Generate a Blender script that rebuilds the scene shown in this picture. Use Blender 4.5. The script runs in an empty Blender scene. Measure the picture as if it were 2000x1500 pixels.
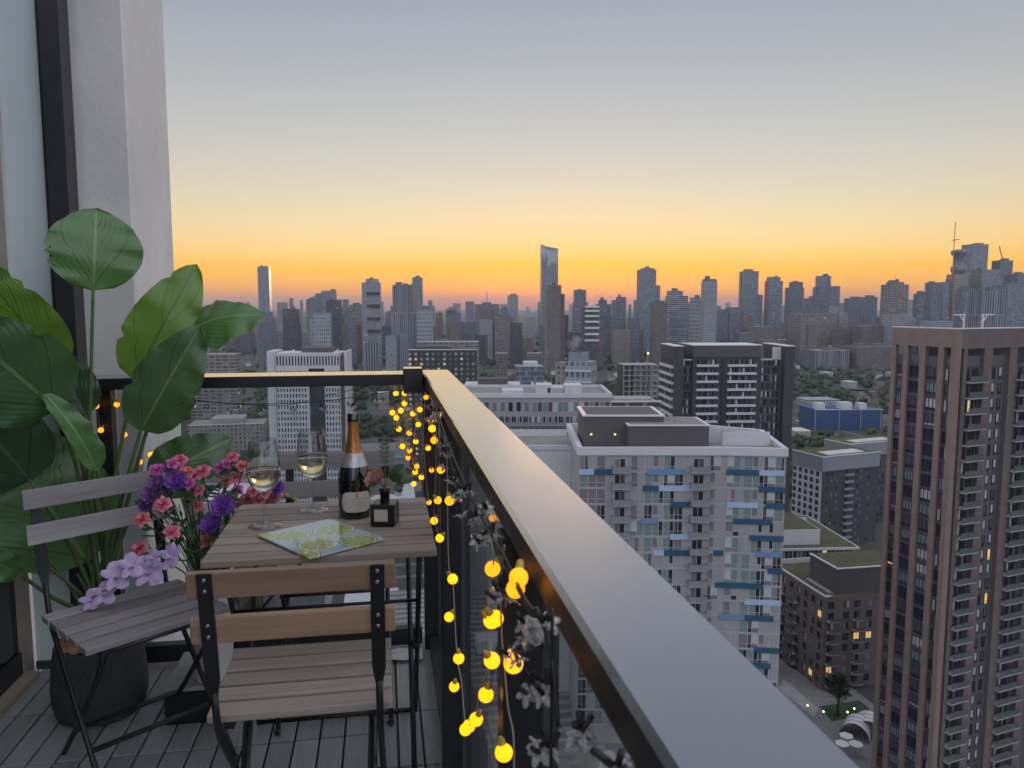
import bpy, bmesh, math, random
from mathutils import Vector, Matrix, Euler, noise as mnoise

# ------------------------------------------------------------------ camera, sky, sun, exposure
sc = bpy.context.scene
COL = sc.collection
EYE = 1.32                       # camera height above the balcony floor (floor is z = 0)
GROUND = -100.0                  # street level, some 33 storeys below
PITCH = math.radians(5.824)
cam_data = bpy.data.cameras.new('camera')
cam = bpy.data.objects.new('camera', cam_data); COL.objects.link(cam)
cam_data.sensor_width = 36.0; cam_data.lens = 27.0
cam_data.clip_start = 0.02; cam_data.clip_end = 90000.0
cam.location = (0, 0, EYE); cam.rotation_euler = (math.pi/2 - PITCH, 0, 0)
cam_data.dof.use_dof = True; cam_data.dof.focus_distance = 3.2; cam_data.dof.aperture_fstop = 14
sc.camera = cam

SUN_AZ = math.radians(4.0)       # a little to the right of straight ahead (clockwise from +Y)
world = bpy.data.worlds.new('World'); sc.world = world; world.use_nodes = True
wn = world.node_tree; bg = wn.nodes['Background']
def one_sky(az):
    s = wn.nodes.new('ShaderNodeTexSky'); s.sky_type = 'NISHITA'; s.sun_disc = False
    s.sun_elevation = math.radians(-1.6); s.sun_rotation = SUN_AZ+math.radians(az)
    s.air_density = 0.85; s.dust_density = 0.75; s.ozone_density = 0.8; s.altitude = 0
    return s.outputs[0]
def wmath(op, a, b=None):
    n = wn.nodes.new('ShaderNodeMath'); n.operation = op
    for k, v in enumerate((a, b)):
        if v is None: continue
        if isinstance(v, (int, float)): n.inputs[k].default_value = v
        else: wn.links.new(v, n.inputs[k])
    return n.outputs[0]
def wmix(fac, a, b, blend='MIX'):
    n = wn.nodes.new('ShaderNodeMix'); n.data_type = 'RGBA'; n.blend_type = blend
    for sock, v in ((n.inputs[0], fac), (n.inputs[6], a), (n.inputs[7], b)):
        if isinstance(v, (int, float)): sock.default_value = v
        elif isinstance(v, tuple): sock.default_value = (*v, 1)
        else: wn.links.new(v, sock)
    return n.outputs[2]
# the sunset glow is the Nishita sky; away from it the twilight sky is even all round
# (three bearings averaged: after sunset the afterglow spreads along the horizon)
wide = wmix(0.40, one_sky(0), wmix(0.5, one_sky(-32), one_sky(34)))
gam = wn.nodes.new('ShaderNodeGamma'); gam.inputs[1].default_value = 0.86; wn.links.new(wide, gam.inputs[0])   # the glow's bright-to-dim range, eased
hsv = wn.nodes.new('ShaderNodeHueSaturation'); hsv.inputs['Saturation'].default_value = 1.22; wn.links.new(gam.outputs[0], hsv.inputs['Color'])
glow_sky = wmix(1.0, wmix(1.0, hsv.outputs[0], (0.80, 0.77, 0.72), 'MULTIPLY'), (0.020, 0.020, 0.062), 'ADD')
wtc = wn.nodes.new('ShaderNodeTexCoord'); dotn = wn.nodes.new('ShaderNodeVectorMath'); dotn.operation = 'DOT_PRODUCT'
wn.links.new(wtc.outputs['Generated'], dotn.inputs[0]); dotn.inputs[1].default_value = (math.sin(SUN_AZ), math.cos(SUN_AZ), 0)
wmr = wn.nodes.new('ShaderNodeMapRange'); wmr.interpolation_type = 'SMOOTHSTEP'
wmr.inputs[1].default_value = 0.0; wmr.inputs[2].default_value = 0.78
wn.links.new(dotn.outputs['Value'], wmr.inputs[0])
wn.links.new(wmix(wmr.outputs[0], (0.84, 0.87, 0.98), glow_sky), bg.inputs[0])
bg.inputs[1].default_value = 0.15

sun_d = bpy.data.lights.new('sun', 'SUN'); sun_d.energy = 0.035; sun_d.angle = math.radians(10); sun_d.color = (1.0, 0.55, 0.28)
sun = bpy.data.objects.new('sun', sun_d); COL.objects.link(sun)
_sd = Vector((math.sin(SUN_AZ), math.cos(SUN_AZ), math.tan(math.radians(1.5))))
sun.rotation_euler = _sd.to_track_quat('Z', 'Y').to_euler()

sc.view_settings.view_transform = 'Standard'; sc.view_settings.look = 'None'
sc.view_settings.gamma = 1.0; sc.view_settings.use_curve_mapping = False
EXPO = 2.94
sc.view_settings.exposure = EXPO
K = 2.0 ** -EXPO                 # emission of 1.0 in the picture
sc.render.engine = 'CYCLES'
sc.cycles.use_denoising = True
sc.cycles.max_bounces = 7; sc.cycles.transparent_max_bounces = 24; sc.cycles.volume_bounces = 0
sc.cycles.diffuse_bounces = 3; sc.cycles.glossy_bounces = 4; sc.cycles.transmission_bounces = 8
sc.cycles.caustics_reflective = False; sc.cycles.caustics_refractive = False

# ------------------------------------------------------------------ survey: where a bearing taken on the photograph meets a known distance
FPX = 1500.0
def ray(x, y):
    a = (x-1000)/FPX; b = -(y-750)/FPX
    return Vector((a, math.cos(PITCH)+b*math.sin(PITCH), -math.sin(PITCH)+b*math.cos(PITCH)))
def at_y(x, y, Y):
    d = ray(x, y); t = Y/d.y; return Vector((d.x*t, Y, EYE+d.z*t))
def at_z(x, y, z):
    d = ray(x, y); t = (z-EYE)/d.z; return Vector((d.x*t, d.y*t, z))
YAW = math.radians(9.6)          # the balcony is turned this much against the line of sight
CY, SY = math.cos(YAW), math.sin(YAW)
def to_uv(p): return Vector((p.x*CY+p.y*SY, -p.x*SY+p.y*CY, p.z))
def bal_v(x, y, v):
    d = ray(x, y); dv = -d.x*SY+d.y*CY; t = v/dv
    return to_uv(Vector((d.x*t, d.y*t, EYE+d.z*t)))
def bal_u(x, y, u):
    d = ray(x, y); du = d.x*CY+d.y*SY; t = u/du
    return to_uv(Vector((d.x*t, d.y*t, EYE+d.z*t)))
def bal(u, v, z): return Vector((u*CY-v*SY, u*SY+v*CY, z))

# ------------------------------------------------------------------ object helpers
def tag(o, label=None, cat=None, group=None, kind=None):
    if label: o['label'] = label
    if cat: o['category'] = cat
    if group: o['group'] = group
    if kind: o['kind'] = kind
    return o
def thing(name, label, cat, loc=(0, 0, 0), rotz=0.0, group=None, kind=None):
    o = bpy.data.objects.new(name, None); COL.objects.link(o)
    o.empty_display_size = 0.1
    o.location = loc; o.rotation_euler = (0, 0, rotz)
    return tag(o, label, cat, group, kind)
def put(name, me, parent=None, loc=(0, 0, 0), rot=(0, 0, 0), scale=None):
    o = bpy.data.objects.new(name, me); COL.objects.link(o)
    if parent: o.parent = parent
    o.location = loc; o.rotation_euler = rot
    if scale: o.scale = scale
    return o

class MB:
    """collects vertices, faces, material indices and optional uv"""
    def __init__(s): s.v = []; s.f = []; s.m = []; s.uv = None; s.sm = []
    def add(s, vs, fs, mi=0, smooth=False):
        b = len(s.v); s.v += [tuple(p) for p in vs]
        for f in fs: s.f.append([b+i for i in f]); s.m.append(mi); s.sm.append(smooth)
        return s
    def box(s, x0, x1, y0, y1, z0, z1, mi=0):
        return s.add([(x0,y0,z0),(x1,y0,z0),(x1,y1,z0),(x0,y1,z0),(x0,y0,z1),(x1,y0,z1),(x1,y1,z1),(x0,y1,z1)],
              [(0,3,2,1),(4,5,6,7),(0,1,5,4),(1,2,6,5),(2,3,7,6),(3,0,4,7)], mi)
    def prism(s, poly, z0, z1, mi=0, top=None):
        n = len(poly); zt = z1 if not callable(z1) else None
        vs = [(x, y, z0) for x, y in poly] + [(x, y, (zt if zt is not None else z1(x, y))) for x, y in poly]
        s.add(vs, [(i, (i+1) % n, (i+1) % n+n, i+n) for i in range(n)], mi)
        s.add(vs[n:], [tuple(range(n))], mi if top is None else top)
        return s.add(vs[:n], [tuple(reversed(range(n)))], mi)
    def bar(s, a, b, w, h=None, mi=0, up=(0, 0, 1)):
        """square bar from a to b"""
        a = Vector(a); b = Vector(b); h = h or w; d = (b-a).normalized(); u = Vector(up)
        if abs(d.dot(u)) > 0.98: u = Vector((0, 1, 0))
        r = d.cross(u).normalized(); u = r.cross(d)
        vs = [p+r*sx*w/2+u*sz*h/2 for p in (a, b) for sx, sz in ((-1,-1),(1,-1),(1,1),(-1,1))]
        return s.add(vs, [(0,1,2,3),(7,6,5,4),(0,4,5,1),(1,5,6,2),(2,6,7,3),(3,7,4,0)], mi)
    def tube(s, pts, r, n=8, mi=0, cap=True):
        pts = [Vector(p) for p in pts]; k = len(pts)
        rr = r if isinstance(r, (list, tuple)) else [r]*k
        vs = []; ref = None
        for i, p in enumerate(pts):
            d = (pts[min(i+1, k-1)]-pts[max(i-1, 0)]); d = d.normalized() if d.length > 1e-9 else Vector((0, 0, 1))
            if ref is None: ref = d.orthogonal().normalized()
            ref = (ref - d*ref.dot(d)); ref = ref.normalized() if ref.length > 1e-6 else d.orthogonal().normalized()
            bi = d.cross(ref)
            for j in range(n):
                a = 2*math.pi*j/n; vs.append(p+(ref*math.cos(a)+bi*math.sin(a))*rr[i])
        fs = [(i*n+j, i*n+(j+1) % n, (i+1)*n+(j+1) % n, (i+1)*n+j) for i in range(k-1) for j in range(n)]
        if cap: fs += [tuple(reversed(range(n))), tuple((k-1)*n+j for j in range(n))]
        return s.add(vs, fs, mi, True)
    def lathe(s, prof, n=32, mi=0, c=(0, 0, 0), smooth=True):
        vs = []; fs = []; k = len(prof)
        for r, z in prof:
            for j in range(n):
                a = 2*math.pi*j/n; vs.append((c[0]+r*math.cos(a), c[1]+r*math.sin(a), c[2]+z))
        for i in range(k-1):
            for j in range(n): fs.append((i*n+j, i*n+(j+1) % n, (i+1)*n+(j+1) % n, (i+1)*n+j))
        return s.add(vs, fs, mi, smooth)
    def ball(s, c, r, n=12, m=8, mi=0, sq=(1, 1, 1)):
        vs = [(c[0], c[1], c[2]-r*sq[2])]
        for i in range(1, m):
            t = math.pi*i/m
            for j in range(n):
                a = 2*math.pi*j/n
                vs.append((c[0]+r*sq[0]*math.sin(t)*math.cos(a), c[1]+r*sq[1]*math.sin(t)*math.sin(a), c[2]-r*sq[2]*math.cos(t)))
        vs.append((c[0], c[1], c[2]+r*sq[2])); L = len(vs)-1
        fs = [(0, 1+(j+1) % n, 1+j) for j in range(n)]
        for i in range(m-2):
            for j in range(n): fs.append((1+i*n+j, 1+i*n+(j+1) % n, 1+(i+1)*n+(j+1) % n, 1+(i+1)*n+j))
        fs += [(L, 1+(m-2)*n+j, 1+(m-2)*n+(j+1) % n) for j in range(n)]
        return s.add(vs, fs, mi, True)
    def mesh(s, name, mats):
        me = bpy.data.meshes.new(name); me.from_pydata(s.v, [], s.f)
        for m in (mats if isinstance(mats, (list, tuple)) else [mats]): me.materials.append(m)
        me.polygons.foreach_set('material_index', s.m); me.polygons.foreach_set('use_smooth', s.sm)
        me.update(); return me
    def build(s, name, mats, parent=None, loc=(0, 0, 0), rot=(0, 0, 0), bevel=0.0):
        me = s.mesh(name, mats)
        if bevel:
            bm = bmesh.new(); bm.from_mesh(me)
            bmesh.ops.bevel(bm, geom=list(bm.edges), offset=bevel, segments=1, affect='EDGES', profile=0.5, clamp_overlap=True)
            bm.to_mesh(me); bm.free()
        return put(name, me, parent, loc, rot)

# ------------------------------------------------------------------ materials
def new_mat(name):
    m = bpy.data.materials.new(name); m.use_nodes = True
    nt = m.node_tree; return m, nt, nt.nodes['Principled BSDF']
def N(nt, typ, **kw):
    n = nt.nodes.new(typ)
    for k, v in kw.items(): setattr(n, k, v)
    return n
def mth(nt, op, a, b=None, c=None):
    n = nt.nodes.new('ShaderNodeMath'); n.operation = op
    for i, v in enumerate((a, b, c)):
        if v is None: continue
        if isinstance(v, (int, float)): n.inputs[i].default_value = v
        else: nt.links.new(v, n.inputs[i])
    return n.outputs[0]
def mixc(nt, fac, a, b, blend='MIX'):
    n = nt.nodes.new('ShaderNodeMix'); n.data_type = 'RGBA'; n.blend_type = blend
    for sock, v in ((n.inputs[0], fac), (n.inputs[6], a), (n.inputs[7], b)):
        if isinstance(v, (int, float)): sock.default_value = v
        elif isinstance(v, (tuple, list)): sock.default_value = (*v, 1) if len(v) == 3 else v
        else: nt.links.new(v, sock)
    return n.outputs[2]
def mat(name, col, rough=0.6, metal=0.0, var=0.0, scale=8.0, bump=0.0, bscale=None, spec=0.5, stretch=None, coat=0.0):
    """plain surface with cloudy variation and fine relief in object coordinates"""
    m, nt, p = new_mat(name)
    p.inputs['Base Color'].default_value = (*col, 1); p.inputs['Roughness'].default_value = rough
    p.inputs['Metallic'].default_value = metal; p.inputs['Specular IOR Level'].default_value = spec
    p.inputs['Coat Weight'].default_value = coat
    if var or bump:
        tc = N(nt, 'ShaderNodeTexCoord'); src = tc.outputs['Object']
        if stretch:
            mp = N(nt, 'ShaderNodeMapping'); mp.inputs['Scale'].default_value = stretch
            nt.links.new(src, mp.inputs[0]); src = mp.outputs[0]
        nz = N(nt, 'ShaderNodeTexNoise'); nz.inputs['Scale'].default_value = scale; nz.inputs['Detail'].default_value = 6
        nz.inputs['Roughness'].default_value = 0.65; nt.links.new(src, nz.inputs['Vector'])
        if var:
            lo = tuple(c*(1-var) for c in col); hi = tuple(min(1, c*(1+var)) for c in col)
            mr = N(nt, 'ShaderNodeMapRange'); mr.inputs[1].default_value = 0.3; mr.inputs[2].default_value = 0.7
            nt.links.new(nz.outputs['Fac'], mr.inputs[0])
            nt.links.new(mixc(nt, mr.outputs[0], lo, hi), p.inputs['Base Color'])
            nt.links.new(mth(nt, 'MULTIPLY_ADD', mr.outputs[0], 0.15, max(0.02, rough-0.07)), p.inputs['Roughness'])
        if bump:
            n2 = nz
            if bscale:
                n2 = N(nt, 'ShaderNodeTexNoise'); n2.inputs['Scale'].default_value = bscale; n2.inputs['Detail'].default_value = 4
                nt.links.new(src, n2.inputs['Vector'])
            bp = N(nt, 'ShaderNodeBump'); bp.inputs['Strength'].default_value = bump; bp.inputs['Distance'].default_value = 0.01
            nt.links.new(n2.outputs['Fac'], bp.inputs['Height']); nt.links.new(bp.outputs[0], p.inputs['Normal'])
    return m
def glow(name, col, strength=1.0):
    m, nt, p = new_mat(name)
    p.inputs['Base Color'].default_value = (*[min(1, c*0.5) for c in col], 1); p.inputs['Roughness'].default_value = 0.5
    p.inputs['Emission Color'].default_value = (*col, 1); p.inputs['Emission Strength'].default_value = strength*K
    return m
def sheet_glass(name, tint=(0.9, 0.95, 0.95), refl=1.0):
    """flat pane: straight transmission plus a mirror reflection that grows with the angle"""
    m = bpy.data.materials.new(name); m.use_nodes = True; nt = m.node_tree; nt.nodes.clear()
    out = N(nt, 'ShaderNodeOutputMaterial'); tr = N(nt, 'ShaderNodeBsdfTransparent'); gl = N(nt, 'ShaderNodeBsdfGlossy')
    tr.inputs[0].default_value = (*tint, 1); gl.inputs['Roughness'].default_value = 0.0
    lw = N(nt, 'ShaderNodeLayerWeight'); lw.inputs[0].default_value = 0.5
    fac = mth(nt, 'MULTIPLY_ADD', mth(nt, 'POWER', lw.outputs['Facing'], 4.5), 0.85*refl, 0.035*refl)
    mx = N(nt, 'ShaderNodeMixShader'); nt.links.new(fac, mx.inputs[0])
    nt.links.new(tr.outputs[0], mx.inputs[1]); nt.links.new(gl.outputs[0], mx.inputs[2]); nt.links.new(mx.outputs[0], out.inputs[0])
    return m
def clear_glass(name, col=(1, 1, 1), ior=1.45, rough=0.0):
    m, nt, p = new_mat(name)
    p.inputs['Base Color'].default_value = (*col, 1); p.inputs['Roughness'].default_value = rough
    p.inputs['Transmission Weight'].default_value = 1.0; p.inputs['IOR'].default_value = ior
    return m
def wood(name, dark, light, axis=0, scale=1.0, rough=0.7):
    """grain runs along one object axis; each slat gets its own tone"""
    m, nt, p = new_mat(name)
    tc = N(nt, 'ShaderNodeTexCoord'); mp = N(nt, 'ShaderNodeMapping'); oi = N(nt, 'ShaderNodeObjectInfo')
    s = [34*scale]*3; s[axis] = 1.6*scale; mp.inputs['Scale'].default_value = s
    nt.links.new(tc.outputs['Object'], mp.inputs[0])
    ad = N(nt, 'ShaderNodeVectorMath', operation='ADD'); cb = N(nt, 'ShaderNodeCombineXYZ')
    nt.links.new(mth(nt, 'MULTIPLY', oi.outputs['Random'], 37.0), cb.inputs[0]); nt.links.new(mth(nt, 'MULTIPLY', oi.outputs['Random'], 91.0), cb.inputs[1])
    nt.links.new(mp.outputs[0], ad.inputs[0]); nt.links.new(cb.outputs[0], ad.inputs[1])
    nz = N(nt, 'ShaderNodeTexNoise'); nz.inputs['Scale'].default_value = 1.0; nz.inputs['Detail'].default_value = 8; nz.inputs['Roughness'].default_value = 0.7
    nz.inputs['Distortion'].default_value = 0.6; nt.links.new(ad.outputs[0], nz.inputs['Vector'])
    mr = N(nt, 'ShaderNodeMapRange'); mr.inputs[1].default_value = 0.3; mr.inputs[2].default_value = 0.72; nt.links.new(nz.outputs['Fac'], mr.inputs[0])
    c = mixc(nt, mr.outputs[0], dark, light)
    tone = mth(nt, 'MULTIPLY_ADD', oi.outputs['Random'], 0.35, 0.82)
    cc = N(nt, 'ShaderNodeCombineColor'); [nt.links.new(tone, cc.inputs[i]) for i in range(3)]
    nt.links.new(mixc(nt, 1.0, c, cc.outputs[0], 'MULTIPLY'), p.inputs['Base Color'])
    p.inputs['Roughness'].default_value = rough
    bp = N(nt, 'ShaderNodeBump'); bp.inputs['Strength'].default_value = 0.25; bp.inputs['Distance'].default_value = 0.002
    nt.links.new(nz.outputs['Fac'], bp.inputs['Height']); nt.links.new(bp.outputs[0], p.inputs['Normal'])
    return m
def facade(name, wall, glass, bay=3.0, floor=3.0, wf=0.6, hf=0.6, lit=0.012, vary=0.6, rough=0.25, wall2=None):
    """far facades: a grid of window panes too small to pick apart, on the walls of a box; roofs stay plain"""
    m, nt, p = new_mat(name)
    tc = N(nt, 'ShaderNodeTexCoord'); so = N(nt, 'ShaderNodeSeparateXYZ'); sn = N(nt, 'ShaderNodeSeparateXYZ'); oi = N(nt, 'ShaderNodeObjectInfo')
    nt.links.new(tc.outputs['Object'], so.inputs[0]); nt.links.new(tc.outputs['Normal'], sn.inputs[0])
    sel = mth(nt, 'GREATER_THAN', mth(nt, 'ABSOLUTE', sn.outputs[0]), 0.5)
    h = mth(nt, 'ADD', mth(nt, 'MULTIPLY', so.outputs[1], sel), mth(nt, 'MULTIPLY', so.outputs[0], mth(nt, 'SUBTRACT', 1.0, sel)))
    hx = mth(nt, 'DIVIDE', h, bay); zx = mth(nt, 'DIVIDE', so.outputs[2], floor)
    inh = mth(nt, 'LESS_THAN', mth(nt, 'FRACT', hx), wf); inz = mth(nt, 'LESS_THAN', mth(nt, 'FRACT', zx), hf)
    side = mth(nt, 'LESS_THAN', mth(nt, 'ABSOLUTE', sn.outputs[2]), 0.5)
    win = mth(nt, 'MULTIPLY', mth(nt, 'MULTIPLY', inh, inz), side)
    cb = N(nt, 'ShaderNodeCombineXYZ'); nt.links.new(mth(nt, 'FLOOR', hx), cb.inputs[0]); nt.links.new(mth(nt, 'FLOOR', zx), cb.inputs[1])
    nt.links.new(mth(nt, 'MULTIPLY_ADD', oi.outputs['Random'], 57.0, sel), cb.inputs[2])
    wnz = N(nt, 'ShaderNodeTexWhiteNoise'); nt.links.new(cb.outputs[0], wnz.inputs['Vector'])
    g2 = tuple(min(1, c*(1+3.0*vary)+0.05*vary) for c in glass)
    gcol = mixc(nt, mth(nt, 'POWER', wnz.outputs['Value'], 2.5), glass, g2)
    nz = N(nt, 'ShaderNodeTexNoise'); nz.inputs['Scale'].default_value = 0.06; nz.inputs['Detail'].default_value = 3; nt.links.new(tc.outputs['Object'], nz.inputs['Vector'])
    wcol = mixc(nt, nz.outputs['Fac'], tuple(c*0.8 for c in wall), wall2 or tuple(c*1.15 for c in wall))
    nt.links.new(mixc(nt, win, wcol, gcol), p.inputs['Base Color'])
    nt.links.new(mth(nt, 'MULTIPLY_ADD', win, rough-0.75, 0.75), p.inputs['Roughness'])
    if lit:
        on = mth(nt, 'MULTIPLY', mth(nt, 'LESS_THAN', wnz.outputs['Value'], lit*0.5), win)
        p.inputs['Emission Color'].default_value = (1.0, 0.74, 0.45, 1)
        nt.links.new(mth(nt, 'MULTIPLY', on, 0.4*K), p.inputs['Emission Strength'])
    return m

# what the balcony is made of
M_CAP = mat('anodised_cap', (0.45, 0.465, 0.495), 0.26, 0.9, coat=0.7)
M_BLACK = mat('black_powder_coat', (0.018, 0.020, 0.024), 0.42, 0.0, 0.15, 20)
M_STEEL = mat('black_steel', (0.012, 0.013, 0.016), 0.38, 0.0, 0.2, 40, 0.05)
M_CHAN = mat('grey_channel', (0.10, 0.105, 0.115), 0.4, 0.5, 0.1, 10)
M_RIVET = mat('zinc_rivet', (0.35, 0.36, 0.38), 0.35, 1.0)
M_PANE = sheet_glass('railing_glass', (0.90, 0.93, 0.93), 0.9)
M_CONC = mat('painted_concrete', (0.78, 0.755, 0.745), 0.85, 0.0, 0.10, 2.5, 0.15, 40)
M_FROST = mat('frosted_panel', (0.72, 0.84, 0.86), 0.35, 0.0, 0.05, 2.0)
M_FRAME = mat('dark_window_frame', (0.035, 0.036, 0.045), 0.5, 0.0, 0.2, 15)
M_JAMB = mat('beige_jamb', (0.38, 0.32, 0.27), 0.55, 0.0, 0.15, 12)
M_DOORGL = mat('dark_door_glass', (0.012, 0.02, 0.026), 0.06, 0.0, 0.1, 2)
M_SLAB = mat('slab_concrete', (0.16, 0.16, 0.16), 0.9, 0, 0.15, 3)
M_DECK = wood('deck_slat_composite', (0.260, 0.272, 0.276), (0.370, 0.382, 0.386), 1, 1.5, 0.5)
M_WOODA = wood('acacia_wood', (0.29, 0.175, 0.108), (0.45, 0.300, 0.205), 0)
M_WOODT = wood('table_wood', (0.255, 0.205, 0.170), (0.43, 0.360, 0.315), 0)
M_WOODG = wood('weathered_wood', (0.20, 0.180, 0.185), (0.36, 0.335, 0.345), 0)
# ================================================================== the balcony (built in its own u, v axes, then turned)
def bthing(name, label, cat, u=0, v=0, z=0, rot=0.0, group=None, kind=None):
    return thing(name, label, cat, bal(u, v, z), YAW+rot, group, kind)

# floor slab with composite deck slats
fl = MB().box(-1.27, 0.30, -2.5, 3.05, -0.22, -0.03).build('balcony_floor', M_SLAB, None, bal(0, 0, 0), (0, 0, YAW))
tag(fl, kind='structure')
slat_me = MB().box(-0.0345, 0.0345, -0.1465, 0.1465, -0.03, 0.0).mesh('deck_slat', M_DECK)
bm = bmesh.new(); bm.from_mesh(slat_me); bmesh.ops.bevel(bm, geom=list(bm.edges), offset=0.002, segments=1, affect='EDGES'); bm.to_mesh(slat_me); bm.free()
rnd = random.Random(4)
for i in range(19):
    for j in range(-4, 5):
        u = -1.222+i*0.075+(0.012 if i >= 16 else 0); v = 1.55+j*0.30 + (0.11 if i >= 16 else 0)
        if v > 2.75: v = 2.73
        put('deck_slat', slat_me, fl, (u, v, rnd.uniform(-0.0012, 0.0012)))

# apartment wall with a dark sliding door, left of the deck
wl = tag(MB().box(-1.75, -1.272, -3.0, 2.93, 2.45, 7.0).box(-1.75, -1.272, -3.0, 2.93, -4.0, -0.031).box(-1.75, -1.272, -3.0, 0.2, -0.03, 2.45)
         .build('apartment_wall', M_CONC, None, bal(0, 0, 0), (0, 0, YAW)), kind='structure')
dr = bthing('sliding_door', 'dark glass sliding balcony door with bronze frame beside the potted plant', 'door')
MB().box(-1.30, -1.285, 0.2, 2.86, 0.06, 2.40).build('glass_pane', M_DOORGL, dr)
MB().box(-1.33, -1.275, 0.2, 2.90, 0.0, 0.10).build('bottom_frame', M_FRAME, dr)
MB().box(-1.33, -1.275, 0.2, 2.90, 2.38, 2.448).build('top_frame', M_FRAME, dr)
MB().box(-1.33, -1.268, 2.86, 2.93, 0.0, 2.449).build('jamb', M_JAMB, dr)
MB().box(-1.33, -1.272, 2.52, 2.58, 0.10, 2.38).build('stile', M_FRAME, dr)
MB().box(-1.272, -1.225, 0.2, 2.87, 0.0, 0.025).build('threshold', M_JAMB, dr)

pn = bthing('privacy_screen', 'pale blue-green frosted panel in a dark frame beside the concrete column', 'screen')
MB().box(-1.262, -1.115, 2.94, 2.955, 0.03, 3.4).build('frosted_panel', M_FROST, pn)
MB().box(-1.114, -1.052, 2.90, 2.99, 0.0, 3.4).build('upright', M_FRAME, pn)
MB().box(-1.128, -1.1145, 2.915, 2.935, 0.0, 3.4).build('seal_strip', M_BLACK, pn)
MB().box(-1.262, -1.129, 2.93, 2.965, 0.0, 0.03).build('bottom_channel', M_CHAN, pn)

cl = bthing('concrete_column', 'pale painted concrete column rising past the balcony end', 'column')
MB().box(-1.60, -0.908, 3.10, 3.66, -40, 12).build('shaft', M_CONC, cl, bevel=0.006)
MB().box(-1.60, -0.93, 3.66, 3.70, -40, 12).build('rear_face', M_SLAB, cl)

# railing along the far end
PANE_V = 2.925
fr = bthing('balcony_railing', 'black glass-panel railing along the far end of the balcony', 'railing', group='balcony railings')
cap = MB().box(-1.05, 0.149, 2.83, 2.99, 1.03, 1.07).build('top_rail', [M_BLACK, M_CAP], fr, bevel=0.003)
for p in cap.data.polygons: p.material_index = 1 if p.normal.z > 0.9 else 0
MB().box(-0.995, -0.945, 2.88, 2.93, -0.03, 1.028).build('post', M_BLACK, fr, bevel=0.002)
MB().box(-0.944, 0.135, 2.89, 2.93, 0.012, 0.075).build('bottom_rail', M_BLACK, fr)
MB().box(-1.05, -0.996, 2.89, 2.93, 0.012, 0.075).build('bottom_rail', M_BLACK, fr)
MB().box(-0.94, 0.136, 2.934, 2.944, 0.04, 1.027).build('glass_panel', M_PANE, fr)
# railing along the right side, with the wide cap
rr = bthing('balcony_railing', 'wide flat-capped glass railing running past the camera on the open side', 'railing', group='balcony railings')
cap = MB().box(0.15, 0.256, -1.5, 3.0, 1.031, 1.071).build('top_rail', [M_BLACK, M_CAP], rr, bevel=0.005)
for p in cap.data.polygons: p.material_index = 1 if p.normal.z > 0.3 else 0
for v in (2.885, 2.0, 0.95, -0.1):
    MB().box(0.145, 0.198, v-0.025, v+0.025, -0.22, 1.03).build('post', M_BLACK, rr, bevel=0.002)
    MB().box(0.199, 0.224, v+0.0, v+0.035, -0.22, 1.03).build('clamp_channel', M_CHAN, rr)
for a, b in ((2.04, 2.86), (0.99, 1.97), (-0.06, 0.92)):
    MB().box(0.206, 0.216, a, b, 0.04, 1.03).build('glass_panel', M_PANE, rr)
MB().box(0.16, 0.20, -1.5, 2.85, 0.012, 0.055).build('bottom_rail', M_BLACK, rr)
MB().box(0.145, 0.23, -1.5, 3.04, -0.24, -0.221).build('fixing_plate', M_CHAN, rr)
ck = MB().box(0.075, 0.145, 2.81, 2.90, 1.0, 1.092).build('corner_bracket', [M_BLACK, M_CAP], fr, bevel=0.002)
for p in ck.data.polygons: p.material_index = 1 if p.normal.z > 0.9 else 0
# ================================================================== the city: ground, streets, far skyline
def ground_mat():
    m, nt, p = new_mat('city_ground')
    tc = N(nt, 'ShaderNodeTexCoord')
    n1 = N(nt, 'ShaderNodeTexNoise'); n1.inputs['Scale'].default_value = 0.006; n1.inputs['Detail'].default_value = 8; n1.inputs['Roughness'].default_value = 0.7
    n2 = N(nt, 'ShaderNodeTexVoronoi'); n2.inputs['Scale'].default_value = 0.035
    for n in (n1, n2): nt.links.new(tc.outputs['Object'], n.inputs['Vector'])
    mr = N(nt, 'ShaderNodeMapRange'); mr.inputs[1].default_value = 0.42; mr.inputs[2].default_value = 0.56; nt.links.new(n1.outputs['Fac'], mr.inputs[0])
    blk = mixc(nt, n2.outputs['Color'], (0.055, 0.055, 0.06), (0.13, 0.12, 0.12))
    nt.links.new(mixc(nt, mr.outputs[0], blk, (0.035, 0.05, 0.028)), p.inputs['Base Color'])
    p.inputs['Roughness'].default_value = 0.95
    return m
R_G = 19000.0
g = MB(); n = 48
g.add([(0, 0, 0)]+[(R_G*math.cos(2*math.pi*i/n), R_G*math.sin(2*math.pi*i/n), 0) for i in range(n)], [(0, 1+i, 1+(i+1) % n) for i in range(n)])
tag(g.build('ground', ground_mat(), None, (0, 0, GROUND)), kind='structure')
M_ASPH = mat('asphalt', (0.055, 0.056, 0.060), 0.85, 0, 0.25, 0.4)
M_PAVE = mat('pavement', (0.19, 0.185, 0.19), 0.9, 0, 0.2, 0.6)
M_LAWN = mat('lawn', (0.035, 0.062, 0.030), 0.95, 0, 0.35, 0.3)
M_LINE = mat('road_paint', (0.6, 0.6, 0.58), 0.7)
M_EARTH = mat('bare_earth', (0.13, 0.10, 0.085), 0.95, 0, 0.3, 0.2)

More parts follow.
